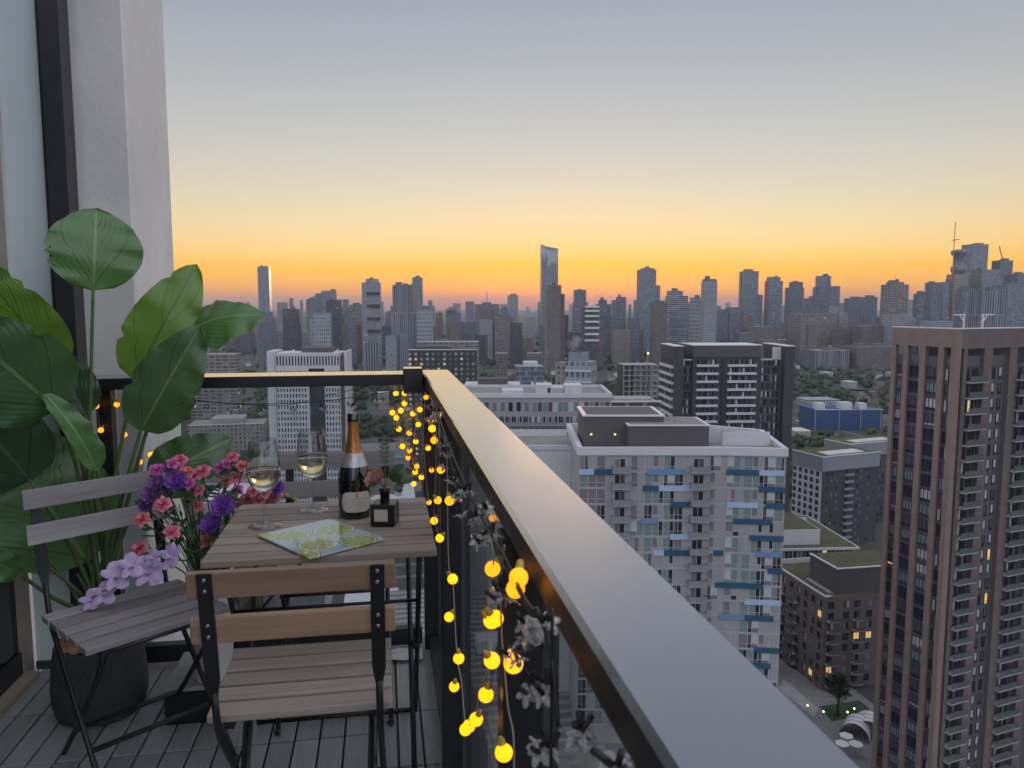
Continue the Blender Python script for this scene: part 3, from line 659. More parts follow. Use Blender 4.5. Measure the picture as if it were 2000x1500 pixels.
# ------------------------------------------------------------------ the white condominium with blue balcony bands
M_CONDO = mat('condo_panel', (0.285, 0.280, 0.300), 0.6, 0, 0.08, 0.3)
M_BLUED = mat('deep_blue_band', (0.030, 0.085, 0.150), 0.35)
M_BLUEM = mat('mid_blue_band', (0.15, 0.235, 0.40), 0.35)
M_BLUEL = mat('light_blue_band', (0.36, 0.46, 0.64), 0.35)
M_PARA = mat('white_parapet', (0.52, 0.52, 0.55), 0.7, 0, 0.06, 0.3)
M_PENT = mat('taupe_cladding', (0.085, 0.080, 0.088), 0.7, 0, 0.12, 0.4)
M_RFG = mat('roof_gravel', (0.22, 0.21, 0.20), 0.95, 0, 0.3, 0.8)
L_WALL = glow('roof_wall_lamp', (1.0, 0.85, 0.25), 2.5)
def condo():
    Y0 = 131.5; zt = at_y(1131, 876, Y0).z; X0 = at_y(1131, 876, Y0).x
    t = thing('condominium', 'white condominium slab with scattered dark and light blue balcony bands', 'building', (X0, Y0, GROUND), 0.0)
    H = zt-GROUND
    W1 = at_y(1420, 871, Y0).x-X0; kb = math.radians(-7); W2 = 10.0; D = 27
    kx, ky = W1+W2*math.cos(kb), W2*math.sin(kb)
    poly = [(0, 0), (W1, 0), (kx, ky), (kx+2.2, ky+20), (W1, D), (0, D)]
    MB().prism(poly, 0, H-1.0).build('wall', M_CONDO, t)
    def ring(poly, z0, z1, th, name, m):
        n = len(poly); mb = MB(); c = Vector((sum(p[0] for p in poly)/n, sum(p[1] for p in poly)/n))
        inn = [tuple(Vector(p)+(c-Vector(p)).normalized()*th*1.6) for p in poly]; out = [tuple(Vector(p)-(c-Vector(p)).normalized()*0.35) for p in poly]
        for i in range(n):
            j = (i+1) % n; q = [out[i], out[j], inn[j], inn[i]]
            mb.prism(q, z0, z1)
        return mb.build(name, m, t)
    ring(poly, H-1.15, H+0.25, 0.45, 'parapet', M_PARA)
    MB().prism([(p[0]*0.98+0.3, p[1]*0.96+0.4) for p in poly], H-0.99, H-0.6).build('roof', M_RFG, t)
    # rooftop plant rooms
    px = lambda x, y: at_y(x, y, Y0+3).x-X0
    a = MB().box(px(1146, 860)-0.4, px(1300, 860), 5.0, 17, H-0.6, H+4.9).build('plant_room', M_PENT, t)
    MB().box(px(1146, 860)-0.6, px(1300, 860)+0.2, 4.8, 17.2, H+4.9, H+5.15).build('coping', M_COPING, a)
    MB().box(px(1146, 860)+0.2, px(1300, 860)-0.6, 5.6, 16.4, H+5.14, H+5.20).build('roof_sheet', M_PENT, a)
    b = MB().box(px(1226, 860), px(1382, 860), 2.2, 12, H-0.6, H+3.6).build('plant_room', M_PENT, t)
    MB().box(px(1226, 860)-0.2, px(1382, 860)+0.2, 2.0, 12.2, H+3.6, H+3.8).build('coping', M_COPING, b)
    MB().box(px(1226, 860)+0.4, px(1382, 860)-0.4, 2.6, 11.6, H+3.79, H+3.86).build('roof_sheet', M_RFG, b)
    for x in (1157, 1204): MB().box(px(x, 850)-0.15, px(x, 850)+0.15, 4.80, 4.98, H+1.55, H+1.75).build('wall_lamp', L_WALL, a)
    MB().box(px(1420, 860), kx-0.5, 6.0, 6.3, H-0.6, H+1.9).build('roof_screen', M_PARA, t)
    MB().box(px(1386, 860), px(1425, 860), 9.0, 9.3, H-0.6, H+2.2).build('roof_screen', M_PARA, t)
    # facade: a row of cells per storey
    fh = 2.9; r = random.Random(8); cw = 2.55
    S = G_MAUVE; T = G_TEAL; P = M_CONDO; B = G_BLIND; Dk = G_DARK; Gy = G_GREY
    kinds = [(2.3, (0.55,), (0.32,), (P, S, Dk, P)), (2.3, (0.5,), (0.32,), (S, S, P, P)), (1.9, (0.6,), (0.32,), (T, T, Gy, Dk)), (1.5, (0.62,), (0.32,), (S, T, Dk, Gy)),
             (1.5, (), (0.32,), (S, S)), (2.3, (0.5,), (0.32,), (T, B, T, T)), (1.5, (0.5,), (0.32,), (Dk, Gy, Dk, Dk)), (1.9, (0.35,), (0.32,), (Dk, Gy, S, B)),
             (1.5, (), (0.32,), (T, T)), (1.9, (0.65,), (0.32,), (P, P, P, Dk)), (1.5, (0.5,), (0.32,), (S, G_LITY, S, Gy)), (2.3, (0.33, 0.66), (0.32,), (P, P, P, P, P, P)), (1.9, (0.5,), (0.32,), (P, S, P, P)), (1.5, (0.5,), (0.32,), (P, P, P, P)), (2.3, (0.33, 0.66), (0.32,), (P, P, S, S, P, P))]
    cells = [(w, win_mesh(w, 2.62, xs, zs, F_WHITE, pn, 0.055, 0.07)) for w, xs, zs, pn in kinds]
    bal_x = (5.9, 19.6)                                                  # two balcony stacks
    dk = [win_mesh(1.9, 2.2, (0.5,), (), F_WHITE, s, 0.08, 0.1) for s in ((G_DARK, G_GREY), (G_DARK, G_DARK), (G_MAUVE, G_DARK))]
    slab = MB().box(0, 3.3, -1.3, 0, 0, 0.18).mesh('balcony_slab', M_SLABW); rail = MB().box(0, 3.3, -1.28, -1.24, 0.2, 1.15).box(0, 0.05, -1.24, -0.02, 0.2, 1.15).box(3.25, 3.3, -1.24, -0.02, 0.2, 1.15).mesh('balcony_rail', M_BALC)
    line = MB().box(0, W1, -0.05, 0.0, 0, 0.09).mesh('floor_line', F_WHITE); line2 = MB().box(0, W2, -0.05, 0.0, 0, 0.09).mesh('floor_line', F_WHITE)
    by_w = {w: [i for i, c in enumerate(cells) if c[0] == w and i != 10] for w in (1.5, 1.9, 2.3)}
    cols = []
    for seg, x0, x1 in ((0, 0.12, bal_x[0]-0.3), (0, bal_x[0]+3.2, bal_x[1]-0.3), (0, bal_x[1]+3.2, W1), (1, 0.1, W2)):
        x = x0
        while x < x1-1.5:
            w = r.choice([q for q in (1.5, 1.9, 2.3) if x+q <= x1] or [1.5])
            cols.append((seg, x, w, r.choice(by_w[w]))); x += w+(0.55 if r.random() < 0.15 else 0.0)
    for f in range(17):
        z = H-1.15-fh*(f+1)
        put('floor_line', line, t, (0, 0, z-0.02)); put('floor_line', line2, t, (W1, 0, z-0.02), (0, 0, kb))
        for b in bal_x:
            put('window', dk[r.randrange(3)], t, (b+0.3, 0, z+0.12)); o = put('balcony_slab', slab, t, (b-0.2, 0, z-0.1)); put('balcony_rail', rail, o)
        for seg, x, w, fav in cols:
            if r.random() < 0.05: continue
            k = fav if r.random() < 0.5 else r.choice(by_w[w]); me = cells[10 if w == 1.5 and r.random() < (0.012 if seg == 0 else 0.03) else k][1]
            if seg == 0: put('window', me, t, (x, 0, z+0.12))
            else: put('window', me, t, (W1+x*math.cos(kb), x*math.sin(kb), z+0.12), (0, 0, kb))
    # blue bands as they sit on the storeys (storey, from px, to px, tone)
    BB = [(0,1131,1160,2),(0,1160,1208,0),(0,1265,1338,1),(0,1414,1480,0),(0,1481,1528,2),
          (1,1256,1287,0),(1,1287,1358,2),(1,1480,1530,0),(1,1200,1215,0),
          (2,1310,1359,0),(2,1420,1478,2),(2,1493,1530,0),
          (3,1252,1285,1),(3,1346,1360,0),(3,1431,1505,0),
          (4,1309,1358,2),(4,1462,1527,0),
          (5,1276,1297,2),(5,1298,1358,0),(5,1394,1412,0),(5,1474,1526,1),
          (6,1496,1526,0),(7,1397,1487,0),(8,1452,1521,2),(9,1405,1452,1),(9,1452,1506,0),(10,1300,1360,2),(11,1470,1521,0),(12,1380,1440,1),(12,1441,1500,0)]
    for f, p0, p1, tone in BB:
        z = H-1.15-fh*(f+1)
        sq = 1-0.0*f
        q0 = at_y(p0, 871, Y0).x-X0; q1 = at_y(p1, 871, Y0).x-X0
        # bearings were taken lower down, where verticals have closed in a little
        sh = 1+0.0022*(f+1)*1.55
        q0, q1 = q0*sh, q1*sh
        mm = (M_BLUED, M_BLUEM, M_BLUEL)[tone]
        if q0 < W1-0.5:
            e = min(q1, W1-0.02); MB().box(q0, e, -0.22, -0.06, z-0.55, z+0.42).build('blue_band', mm, t)
        if q1 > W1+0.4:
            s0 = max(q0-W1, 0.02); s1 = min(q1-W1, W2)
            MB().box(s0, s1, -0.22, -0.06, z-0.55, z+0.42).build('blue_band', mm, t, (W1, 0, 0), (0, 0, kb))
    # left flank windows
    for f in range(14):
        z = H-1.15-fh*(f+1)
        for yy in (6, 12, 18, 24): flank(cells[r.randrange(10)][1], t, yy, z+0.12)
    foot(t, 40, 27)
    # lower white wing to its left
    q = thing('white_annex', 'blank white annex wall between the railing and the blue-banded condominium', 'building', (at_y(985, 870, 150).x, 150, GROUND), 0.0)
    w = X0-at_y(985, 870, 150).x+2; h = at_y(1060, 873, 150).z-GROUND
    MB().box(0, w-1.8, 0, 20, 0, h-0.5).build('wall', M_PARA, q); MB().box(-0.2, w-1.75, -0.2, 0.4, h-0.5, h+0.35).build('parapet', M_PARA, q)
    MB().box(0.1, w-1.9, 0.41, 19.8, h-0.49, h-0.2).build('roof', M_RFG, q)
    MB().box(-0.2, w-1.75, 14.0, 14.4, h-0.2, h+1.2).build('roof_wall', M_PARA, q)
    foot(q, w, 20)
M_BALC = mat('grey_balcony_glass', (0.22, 0.23, 0.25), 0.15, 0, 0.1, 1)
condo()

# ------------------------------------------------------------------ long white mid-rise behind it
def midrise():
    Y0 = 200; X0 = at_y(880, 770, Y0).x; X1 = at_y(1194, 768, Y0).x; H = at_y(1100, 768, Y0).z-GROUND; W = X1-X0
    t = thing('white_midrise', 'long pale mid-rise with teal top-floor glazing just beyond the railing cap', 'building', (X0, Y0, GROUND), 0.0)
    MB().box(0, W, 0, 22, 0, H-1.2).build('wall', M_CONDO, t); MB().box(-0.2, W+0.2, -0.25, 0.5, H-1.2, H).build('parapet', M_PARA, t)
    MB().box(W-0.5, W+0.2, 0.51, 22, H-1.2, H).build('parapet', M_PARA, t); MB().box(-0.2, W-0.51, 21.4, 22, H-1.2, H).build('parapet', M_PARA, t)
    MB().box(0.1, W-0.6, 0.6, 21.3, H-1.19, H-0.7).build('roof', M_RFG, t)
    pxx = lambda x: at_y(x, 765, Y0).x-X0
    for p0, p1, y0, hh in ((1048, 1079, 2, 2.0), (1104, 1138, 2, 1.9), (1079, 1103, 5, 0.9), (980, 1022, 1, 0.7)):
        MB().box(pxx(p0), pxx(p1), y0, y0+6, H-0.7, H+hh).build('roof_box', M_PARA, t)
    MB().box(pxx(1070), pxx(1076), 1.9, 1.98, H-0.4, H+1.2).build('roof_door', F_DARK, t)
    r = random.Random(2); z = H-1.2
    tl = [win_mesh(1.3, 2.6, (), (), F_WHITE, (p,), 0.07, 0.09) for p in (G_TEAL, G_TEAL, G_GREY, G_DARK, G_BLIND, G_MAUVE)]
    dk = [win_mesh(1.3, 2.1, (0.5,), (), F_WHITE, p, 0.06, 0.08) for p in ((G_DARK, G_GREY), (G_DARK, G_DARK), (G_GREY, G_BLIND), (G_TEAL, G_DARK), (G_LITY, G_DARK))]
    for f, (dz, hh) in enumerate(((3.7, 2.6), (7.0, 2.1), (10.1, 2.1), (13.2, 2.1), (16.3, 2.1))):
        x = 0.4
        while x < W-1.5:
            if f == 0: front(tl[r.choice((2, 3, 5)) if x < W*0.5 else r.choice((0, 0, 1, 1, 2, 4))], t, x, z-dz); x += 1.36 if x > W*0.5 else 2.1
            else: front(dk[r.choice((0, 1, 2, 3, 0, 1)) if r.random() > 0.03 else 4], t, x, z-dz); x += 1.55
        if f: MB().box(0.1, W-0.1, -1.1, 0.0, z-dz-0.35, z-dz-0.12).build('balcony_slab', M_SLABW, t); MB().box(0.1, W-0.1, -1.1, -1.05, z-dz-0.12, z-dz+0.65).build('balcony_rail', M_BALC, t)
    foot(t, W, 22)
    q = thing('white_midrise', 'white slotted parapet roof with a dark hipped plant room behind the pale mid-rise', 'building', (at_y(905, 752, 260).x, 260, GROUND), 0.0)
    h = at_y(960, 754, 260).z-GROUND; w = at_y(1016, 754, 260).x-at_y(905, 752, 260).x
    MB().box(0, w, 0, 16, 0, h).build('wall', M_PARA, q); MB().box(w*0.25, w*0.78, 3, 10, h, h+2.2).build('plant_room', M_PENT, q)
    sl = win_mesh(0.5, 1.3, (), (), F_DARK, (G_DARK,), 0.05, 0.05)
    for i in range(int(w/0.95)): front(sl, q, 0.3+i*0.95, h-1.9)
    foot(q, w, 16)
midrise()

# ------------------------------------------------------------------ charcoal apartment block with white balcony bands
M_CHAR = mat('charcoal_cladding', (0.048, 0.050, 0.060), 0.6, 0, 0.12, 0.3)
M_CHAR2 = mat('slate_cladding', (0.075, 0.078, 0.088), 0.6, 0, 0.12, 0.3)
def charcoal():
    a = math.radians(3); Y0 = 285; c = at_y(1318, 677, Y0); H = c.z-GROUND
    t = thing('apartment_block', 'charcoal apartment block striped with white balcony bands', 'building', (c.x, Y0, GROUND), a)
    X = lambda px: (at_y(px, 677, Y0).x-c.x)/math.cos(a)
    D = 21
    MB().box(0, X(1336), 0, D, 0, H).build('end_slab', M_CHAR, t)
    MB().box(X(1536), X(1555), -1.0, D, 0, H).build('end_slab', M_CHAR, t)
    MB().box(X(1336), X(1536), 2.2, D, 0, H-5.3).build('glass_wall', M_CHAR2, t)
    MB().box(X(1356), X(1491), 0.6, D-2, 0, H-4.0).build('middle_block', M_CHAR, t)
    MB().box(X(1356), X(1491), 0.3, D-4, H-4.0, H+0.3).build('crown', M_PENT, t)
    MB().box(X(1355), X(1492), 0.1, D-3.8, H+0.3, H+0.6).build('coping', M_COPING, t)
    MB().box(X(1518), X(1535), 2.25, 3.0, H-5.3, H-0.4).build('roof_screen', M_PARA, t)
    MB().box(X(1490), X(1518), 2.0, 2.3, H-5.3, H-4.8).build('coping', M_COPING, t)
    MB().box(X(1336), X(1356), 2.0, 2.3, H-5.3, H-4.8).build('coping', M_COPING, t)
    MB().box(X(1418)-0.9, X(1418)+0.9, 0.28, 0.6, 0, H-4.6).build('dark_pier', F_DARK, t)
    MB().box(-0.2, X(1336), -0.2, D, H, H+0.3).build('coping', M_COPING, t); MB().box(X(1536)-0.1, X(1555)+0.2, -1.2, D, H, H+0.3).build('coping', M_COPING, t)
    r = random.Random(6); fh = 3.02
    b1 = MB().box(0, X(1406)-X(1363), -0.9, 0, 0, 0.85).mesh('balcony_band', M_PARA)
    b2 = MB().box(0, X(1482)-X(1418)-1.2, -0.9, 0, 0, 0.85).mesh('balcony_band', M_PARA)
    b3 = MB().box(-0.9, 0, 0, D-2, 0, 0.9).mesh('balcony_band', M_PARA)
    wv = [win_mesh(2.3, 2.0, (0.3, 0.65), (), F_DARK, p, 0.07, 0.06) for p in ((G_DARK, G_GREY, G_DARK), (G_GREY, G_BLIND, G_DARK), (G_DARK, G_DARK, G_MAUVE), (G_LITY, G_DARK, G_DARK), (G_GREY, G_DARK, G_GREY))]
    tv = [win_mesh(1.6, 2.3, (0.5,), (), F_DARK, p, 0.06, 0.06) for p in ((G_DARK, G_GREY), (G_TEAL, G_DARK), (G_GREY, G_DARK), (G_BLIND, G_DARK))]
    for f in range(20):
        z = H-4.6-fh*(f+1)
        put('balcony_band', b1, t, (X(1363), 0.6, z+0.05)); put('balcony_band', b2, t, (X(1418)+1.2, 0.6, z+0.05)); put('balcony_band', b3, t, (0, 0.8, z-0.6))
        for x in (X(1364), X(1364)+2.5, X(1364)+5.0, X(1418)+1.4, X(1418)+3.9, X(1418)+6.4, X(1418)+8.9):
            if x+2.3 < X(1489): put('window', wv[3 if r.random() < 0.012 else r.choice((0, 1, 2, 4))], t, (x, 0.58, z+0.75))
        for px in (1338, 1346, 1496, 1504, 1514, 1523): put('window', tv[r.randrange(4)], t, (X(px), 2.18, z+0.3))
        for yy in (3, 7, 11, 15, 19): flank(wv[r.choice((0, 1, 2, 4))], t, yy, z+0.35)
    foot(t, X(1555), D)
charcoal()

# ------------------------------------------------------------------ grey-crowned block with a white window grid on its left flank
def crowned(px_c, py, Y0, label, pw, lw, rw, wing=True):
    a = math.radians(22); c = at_y(px_c, py, Y0); H = c.z-GROUND
    t = thing('apartment_block', label, 'building', (c.x, Y0, GROUND), a)
    MB().box(0, rw, 0, lw, 0, H-6.0).build('wall', M_CHAR, t)
    MB().box(-0.6, rw+0.3, -0.5, lw*1.25, H-6.0, H).build('crown', M_CROWN, t)
    MB().box(-0.8, rw+0.5, -0.7, -0.1, H, H+0.25).build('coping', M_COPING, t); MB().box(-0.8, -0.2, -0.09, lw*1.25+0.2, H, H+0.25).build('coping', M_COPING, t)
    MB().box(-0.19, rw, -0.09, lw*1.25, H, H+0.1).build('roof', M_GREENROOF, t)
    MB().box(rw*0.15, rw*0.8, 2, lw*0.6, H+0.1, H+0.5).build('roof_box', M_PARA, t)
    r = random.Random(px_c)
    if wing:
        MB().box(-0.4, -0.02, 0.3, lw*1.22, 0, H-6.02).build('flank_grid', M_PARA, t)
        gm = [win_mesh(1.75, 1.9, (0.5,), (0.5,), F_DARK, p, 0.08, 0.05) for p in ((G_DARK,), (G_DARK, G_GREY), (G_GREY, G_DARK))]
    sm = [win_mesh(1.1, 1.5, (), (), F_DARK, p, 0.06, 0.05) for p in ((G_DARK,), (G_GREY,), (G_MAUVE,))]
    bd = MB().box(0, 5.0, -1.0, 0, 0, 0.8).mesh('balcony_band', M_CROWN)
    for f in range(13):
        z = H-6.0-3.0*(f+1)
        if wing:
            n = 5
            for i in range(n): flank(gm[r.randrange(3)], t, (i+1)*lw*1.2/n-0.1, z+0.6, x=-0.42)
        for x in (2, 4.5, 7, 18.5, 20.5, 25):
            if x < rw-1.5: front(sm[r.randrange(3)], t, x, z+0.8)
        put('balcony_band', bd, t, (11.5, 0, z+0.2)); front(gm[0] if wing else sm[0], t, 12.3, z+1.0)
    foot(t, rw, lw)
M_CROWN = mat('grey_crown_panel', (0.22, 0.235, 0.265), 0.65, 0, 0.06, 0.3)
M_GREENROOF = mat('sedum_roof', (0.075, 0.075, 0.040), 0.95, 0, 0.4, 0.5)
crowned(1608, 893, 312, 'dark apartment block with pale grey crown and a white window grid flank', 0, 13.7, 30.5)
crowned(1660, 868, 345, 'second grey-crowned block with green roof, half behind the brown tower', 0, 12, 34, False)

# ------------------------------------------------------------------ low white block with sedum roof, and the brown brick block in front of it
def greenroof():
    Y0 = 232; c = at_y(1500, 1071, Y0); H = c.z-GROUND; W = at_y(1686, 1066, Y0).x-c.x
    t = thing('low_white_block', 'low white block with sedum roof, glazed top floor and white roof box', 'building', (c.x, Y0, GROUND), math.radians(4))
    MB().box(0, W-0.5, 0.8, 36, 0, H-1.0).build('wall', M_CONDO, t)
    MB().box(-0.4, W, 0, 36.5, H-1.0, H-0.3).build('roof', M_PARA, t); MB().box(0, W-0.6, 0.5, 36, H-0.3, H-0.2).build('sedum', M_GREENROOF, t)
    x1 = at_y(1613, 1050, Y0+4).x-at_y(1500, 1050, Y0+4).x
    b = MB().box(0, x1, 3.5, 24, H-0.2, H+4.6).build('roof_box', M_PARA, t); MB().box(0.4, x1-0.4, 3.9, 23.6, H+4.6, H+4.72).build('sedum', M_GREENROOF, b)
    MB().box(x1-5, x1+8, 30, 30.3, H-0.2, H+0.9).build('roof_screen', M_PARA, t)
    r = random.Random(4)
    wv = [win_mesh(2.6, 3.0, (0.45,), (), F_WHITE, p, 0.14, 0.1) for p in ((G_DARK, G_GREY), (G_GREY, G_DARK), (G_DARK, G_TEAL), (G_GREY, G_LITY))]
    sv = [win_mesh(2.4, 1.8, (0.5,), (), F_WHITE, p, 0.1, 0.1) for p in ((G_DARK, G_GREY), (G_GREY, G_TEAL))]
    x = 0.2; i = 0
    while x < W-2.8:
        front(wv[3 if i == 6 else r.randrange(3)], t, x, H-4.2, y=0.8); x += 2.75; i += 1
    for f in range(3):
        MB().box(0, W-0.5, 0.3, 0.8, H-5.1-f*3.2, H-4.6-f*3.2).build('white_band', M_PARA, t)
        x = 0.4
        while x < W-3: front(sv[r.randrange(2)], t, x, H-7.2-f*3.2, y=0.8); x += 2.9
    foot(t, W, 36)
greenroof()
def brickblock():
    a = math.radians(10.4); Y0 = 194; c = at_y(1612, 1164, Y0); H = c.z-GROUND
    t = thing('brick_block', 'nine-storey dark brown brick block with green roof and lit windows at the plaza', 'building', (c.x, Y0, GROUND), a)
    L, W = 27.0, 24.0
    MB().box(0, W, 0, L, 0, H-0.4).build('wall', M_BRICK2, t)
    MB().box(-0.15, 0.3, -0.15, L, H-0.4, H).build('coping', M_COPING, t); MB().box(0.31, 1.6, -0.15, 0.3, H-0.4, H).build('coping', M_COPING, t)
    MB().box(0.31, W, 0.31, L, H-0.4, H-0.25).build('green_roof', M_GREENROOF, t)
    b = MB().box(4.0, W, 1.2, 14, H-0.25, H+6.5).build('plant_room', M_PENT, t); MB().box(3.8, W, 1.0, 1.5, H+6.5, H+6.75).build('coping', M_COPING, b)
    MB().box(3.8, 4.3, 1.51, 14.2, H+6.5, H+6.75).build('coping', M_COPING, b); MB().box(4.31, W, 1.51, 14, H+6.5, H+6.6).build('green_roof', M_GREENROOF, b)
    MB().box(2.3, 3.6, 2, 13, H-0.24, H-0.05).build('roof_path', M_SLABW, t)
    MB().box(0.6, W, L-1.2, L-0.8, H-0.25, H+1.1).build('roof_screen', M_PARA, t)
    r = random.Random(12); fh = 2.95
    pal = [(G_DARK, G_GREY), (G_TEAL, G_DARK), (G_GREY, G_BLIND), (G_DARK, G_DARK), (G_LIT, G_LITY), (G_TEAL, G_TEAL)]
    wv = [win_mesh(1.7, 1.9, (0.5,), (), F_DARK, p, 0.08, 0.06) for p in pal]
    sl = MB().box(0, 3.4, -1.4, 0, 0, 0.2).mesh('balcony_slab', M_SLABW); rl = MB().box(0, 3.4, -1.38, -1.33, 0.2, 1.2).mesh('balcony_rail', M_BALGL)
    slL = MB().box(-1.5, 0, 0, 4.0, 0, 0.2).mesh('balcony_slab', M_SLABW); rlL = MB().box(-1.48, -1.43, 0, 4.0, 0.2, 1.2).mesh('balcony_rail', M_BALGL)
    for f in range(9):
        z = H-1.6-fh*(f+1)+0.5
        for x in (1.0, 5.4, 8.6, 12.2, 16.0, 20.0):
            k = 4 if (f, x) in ((3, 8.6), (6, 1.0), (3, 12.2)) else r.choice((0, 1, 2, 3, 5, 0, 3))
            front(wv[k], t, x, z+0.4)
        for yy in (3.0, 6.2, 9.6, 13.2, 17.0, 21, 25):
            k = 4 if (f, yy) in ((1, 3.0), (7, 6.2)) else r.choice((0, 1, 2, 3, 5, 0, 3))
            flank(wv[k], t, yy, z+0.4)
        if 0 < f < 8:
            for x in (0.6, 8.0): o = put('balcony_slab', sl, t, (x, 0, z)); put('balcony_rail', rl, o)
            for yy in (12.5, 19.5): o = put('balcony_slab', slL, t, (0, yy, z)); put('balcony_rail', rlL, o)
    foot(t, W, L)
brickblock()

# ------------------------------------------------------------------ white gridded slab seen above and through the far railing
def gridded():
    a = math.radians(4); Y0 = 372; c = at_y(538, 690, Y0); H = c.z-GROUND
    t = thing('gridded_tower', 'white office slab with a dense grid of dark windows and a dark central slot', 'building', (c.x, Y0, GROUND), a)
    X = lambda px: (at_y(px, 690, Y0).x-c.x)/math.cos(a)
    W = X(661); D = 20; s0, s1 = X(600), X(631)
    MB().box(0, s0, 0, D, 0, H-7.5).build('wall', M_GRID, t); MB().box(s1, W, 0, D, 0, H-7.5).build('wall', M_GRID, t)
    MB().box(s0, s1, 3.0, D, 0, H-7.5).build('dark_slot', M_CHAR, t)
    MB().box(0, W, -0.02, D, H-7.5, H).build('top_storeys', M_GRID, t)
    MB().box(W*0.38, W*0.86, 4, 14, H, H+2.4).build('plant_room', M_PENT, t)
    MB().box(X(518), X(534), 3, D, 0, H+0.8).build('stair_shaft', M_PARA, t)
    MB().box(W+0.3, X(669), 2.0, D, 0, H-1.0).build('brown_core', M_BRICK2, t)
    MB().box(X(669)+0.02, X(674), 1.5, D, 0, H+0.6).build('edge_fin', M_PARA, t)
    for x0, nm in ((W*0.2, 'roof_strut'), (W*0.9, 'roof_strut')):
        q = MB(); q.bar((x0, 3, H), (x0+2.2, 3, H+1.6), 0.5); q.build(nm, M_COPING, t)
    wp = MB()                                                             # the windows: too small to pick apart one by one
    def pane(x, z, w, h, m): wp.box(x, x+w, -0.10, 0.02, z, z+h, m)
    r = random.Random(7); bw = W/21.0
    for i in range(21): pane(i*bw+0.42, H-6.0, bw-0.8, 4.6, r.choice((0, 0, 1)))
    fh = 2.82; z = H-9.2
    while z > 2:
        for i in range(21):
            x = i*bw+0.42
            if x+bw > s0 and x < s1: continue
            pane(x, z-1.2, bw-0.78, 1.75, r.choice((0, 0, 0, 1, 1, 2)))
        z -= fh
    o = wp.build('window_grid', [G_DARK, G_GREY, G_MAUVE], t); o['kind'] = 'stuff'
    foot(t, W, D)
M_GRID = mat('white_precast', (0.52, 0.52, 0.55), 0.75, 0, 0.08, 0.2)
gridded()

# ------------------------------------------------------------------ other mid-ground blocks
def plain(label, x0, x1, ytop, Y0, style, yaw=5, depth=16, name='city_block', roofbox=None, group=None):
    a = math.radians(yaw); c = at_y(x0, ytop, Y0); H = c.z-GROUND; W = (at_y(x1, ytop, Y0).x-c.x)/math.cos(a)
    t = thing(name, label, 'building', (c.x, Y0, GROUND), a, group)
    MB().box(0, W, 0, depth, 0, H).build('wall', FS[style] if isinstance(style, str) else style, t)
    MB().box(-0.2, W+0.2, -0.2, 0.4, H, H+0.5).build('parapet', M_COPING, t)
    if roofbox: MB().box(W*roofbox[0], W*roofbox[1], 2, depth-3, H, H+roofbox[2]).build('plant_room', M_PENT if len(roofbox) < 4 else roofbox[3], t)
    foot(t, W, depth); return t
FS['nearblack'] = facade('facade_nearblack', (0.045, 0.045, 0.052), (0.10, 0.105, 0.115), 3.4, 3.0, 0.45, 0.5, 0.10, 1.0)
plain('near-black block with scattered pale windows just above the railing corner', 798, 931, 684, 455, 'nearblack', 3, 22, roofbox=(0.08, 0.62, 2.2))
plain('low glassy block with a raised white roof box beyond the slotted parapet', 1008, 1062, 716, 480, 'glass', 3, 18, roofbox=(0.3, 0.8, 2.6, M_PARA))
plain('low brick slab with white balcony stripes behind the plant leaf', 368, 456, 692, 640, 'slab', 4, 18)
plain('long low grey institutional block in the middle distance', 815, 935, 668, 800, 'slab', 3, 30)
plain('beige flat-roofed block with a small penthouse behind the glass railing', 366, 506, 832, 520, 'beige', 12, 26, roofbox=(0.3, 0.72, 4.0, M_SLABW))
plain('small brown tower beyond the near-black block', 970, 991, 690, 700, 'brick', 4, 14)
plain('squat brown block right of the small brown tower', 1031, 1057, 690, 680, 'brick', 4, 14)
plain('low concrete slab with rooftop units beside the charcoal block', 1195, 1290, 786, 240, 'slab', 2, 14, roofbox=(0.1, 0.9, 0.8, M_SLABW))
tarp = mat('blue_tarpaulin', (0.022, 0.060, 0.17), 0.6, 0, 0.25, 0.3, 0.5, 0.5)
k = plain('construction site wrapped in bright blue tarpaulin', 1592, 1728, 801, 620, tarp, 3, 30)
for x in (0.0, 20, 38, 55): MB().box(x, x+0.5, -0.5, -0.1, 0, 17).build('scaffold_pole', M_SLABW, k)
for x, w in ((4, 7), (24, 10), (40, 6)): MB().box(x, x+w, 6, 14, 16, 20+w*0.2).build('roof_unit', M_PARA, k)
plain('pale two-storey shed above the blue construction site', 1575, 1640, 781, 760, 'pale', 4, 24)
plain('white flat-roofed school block near the blue construction site', 1640, 1712, 766, 900, 'pale', 4, 22)
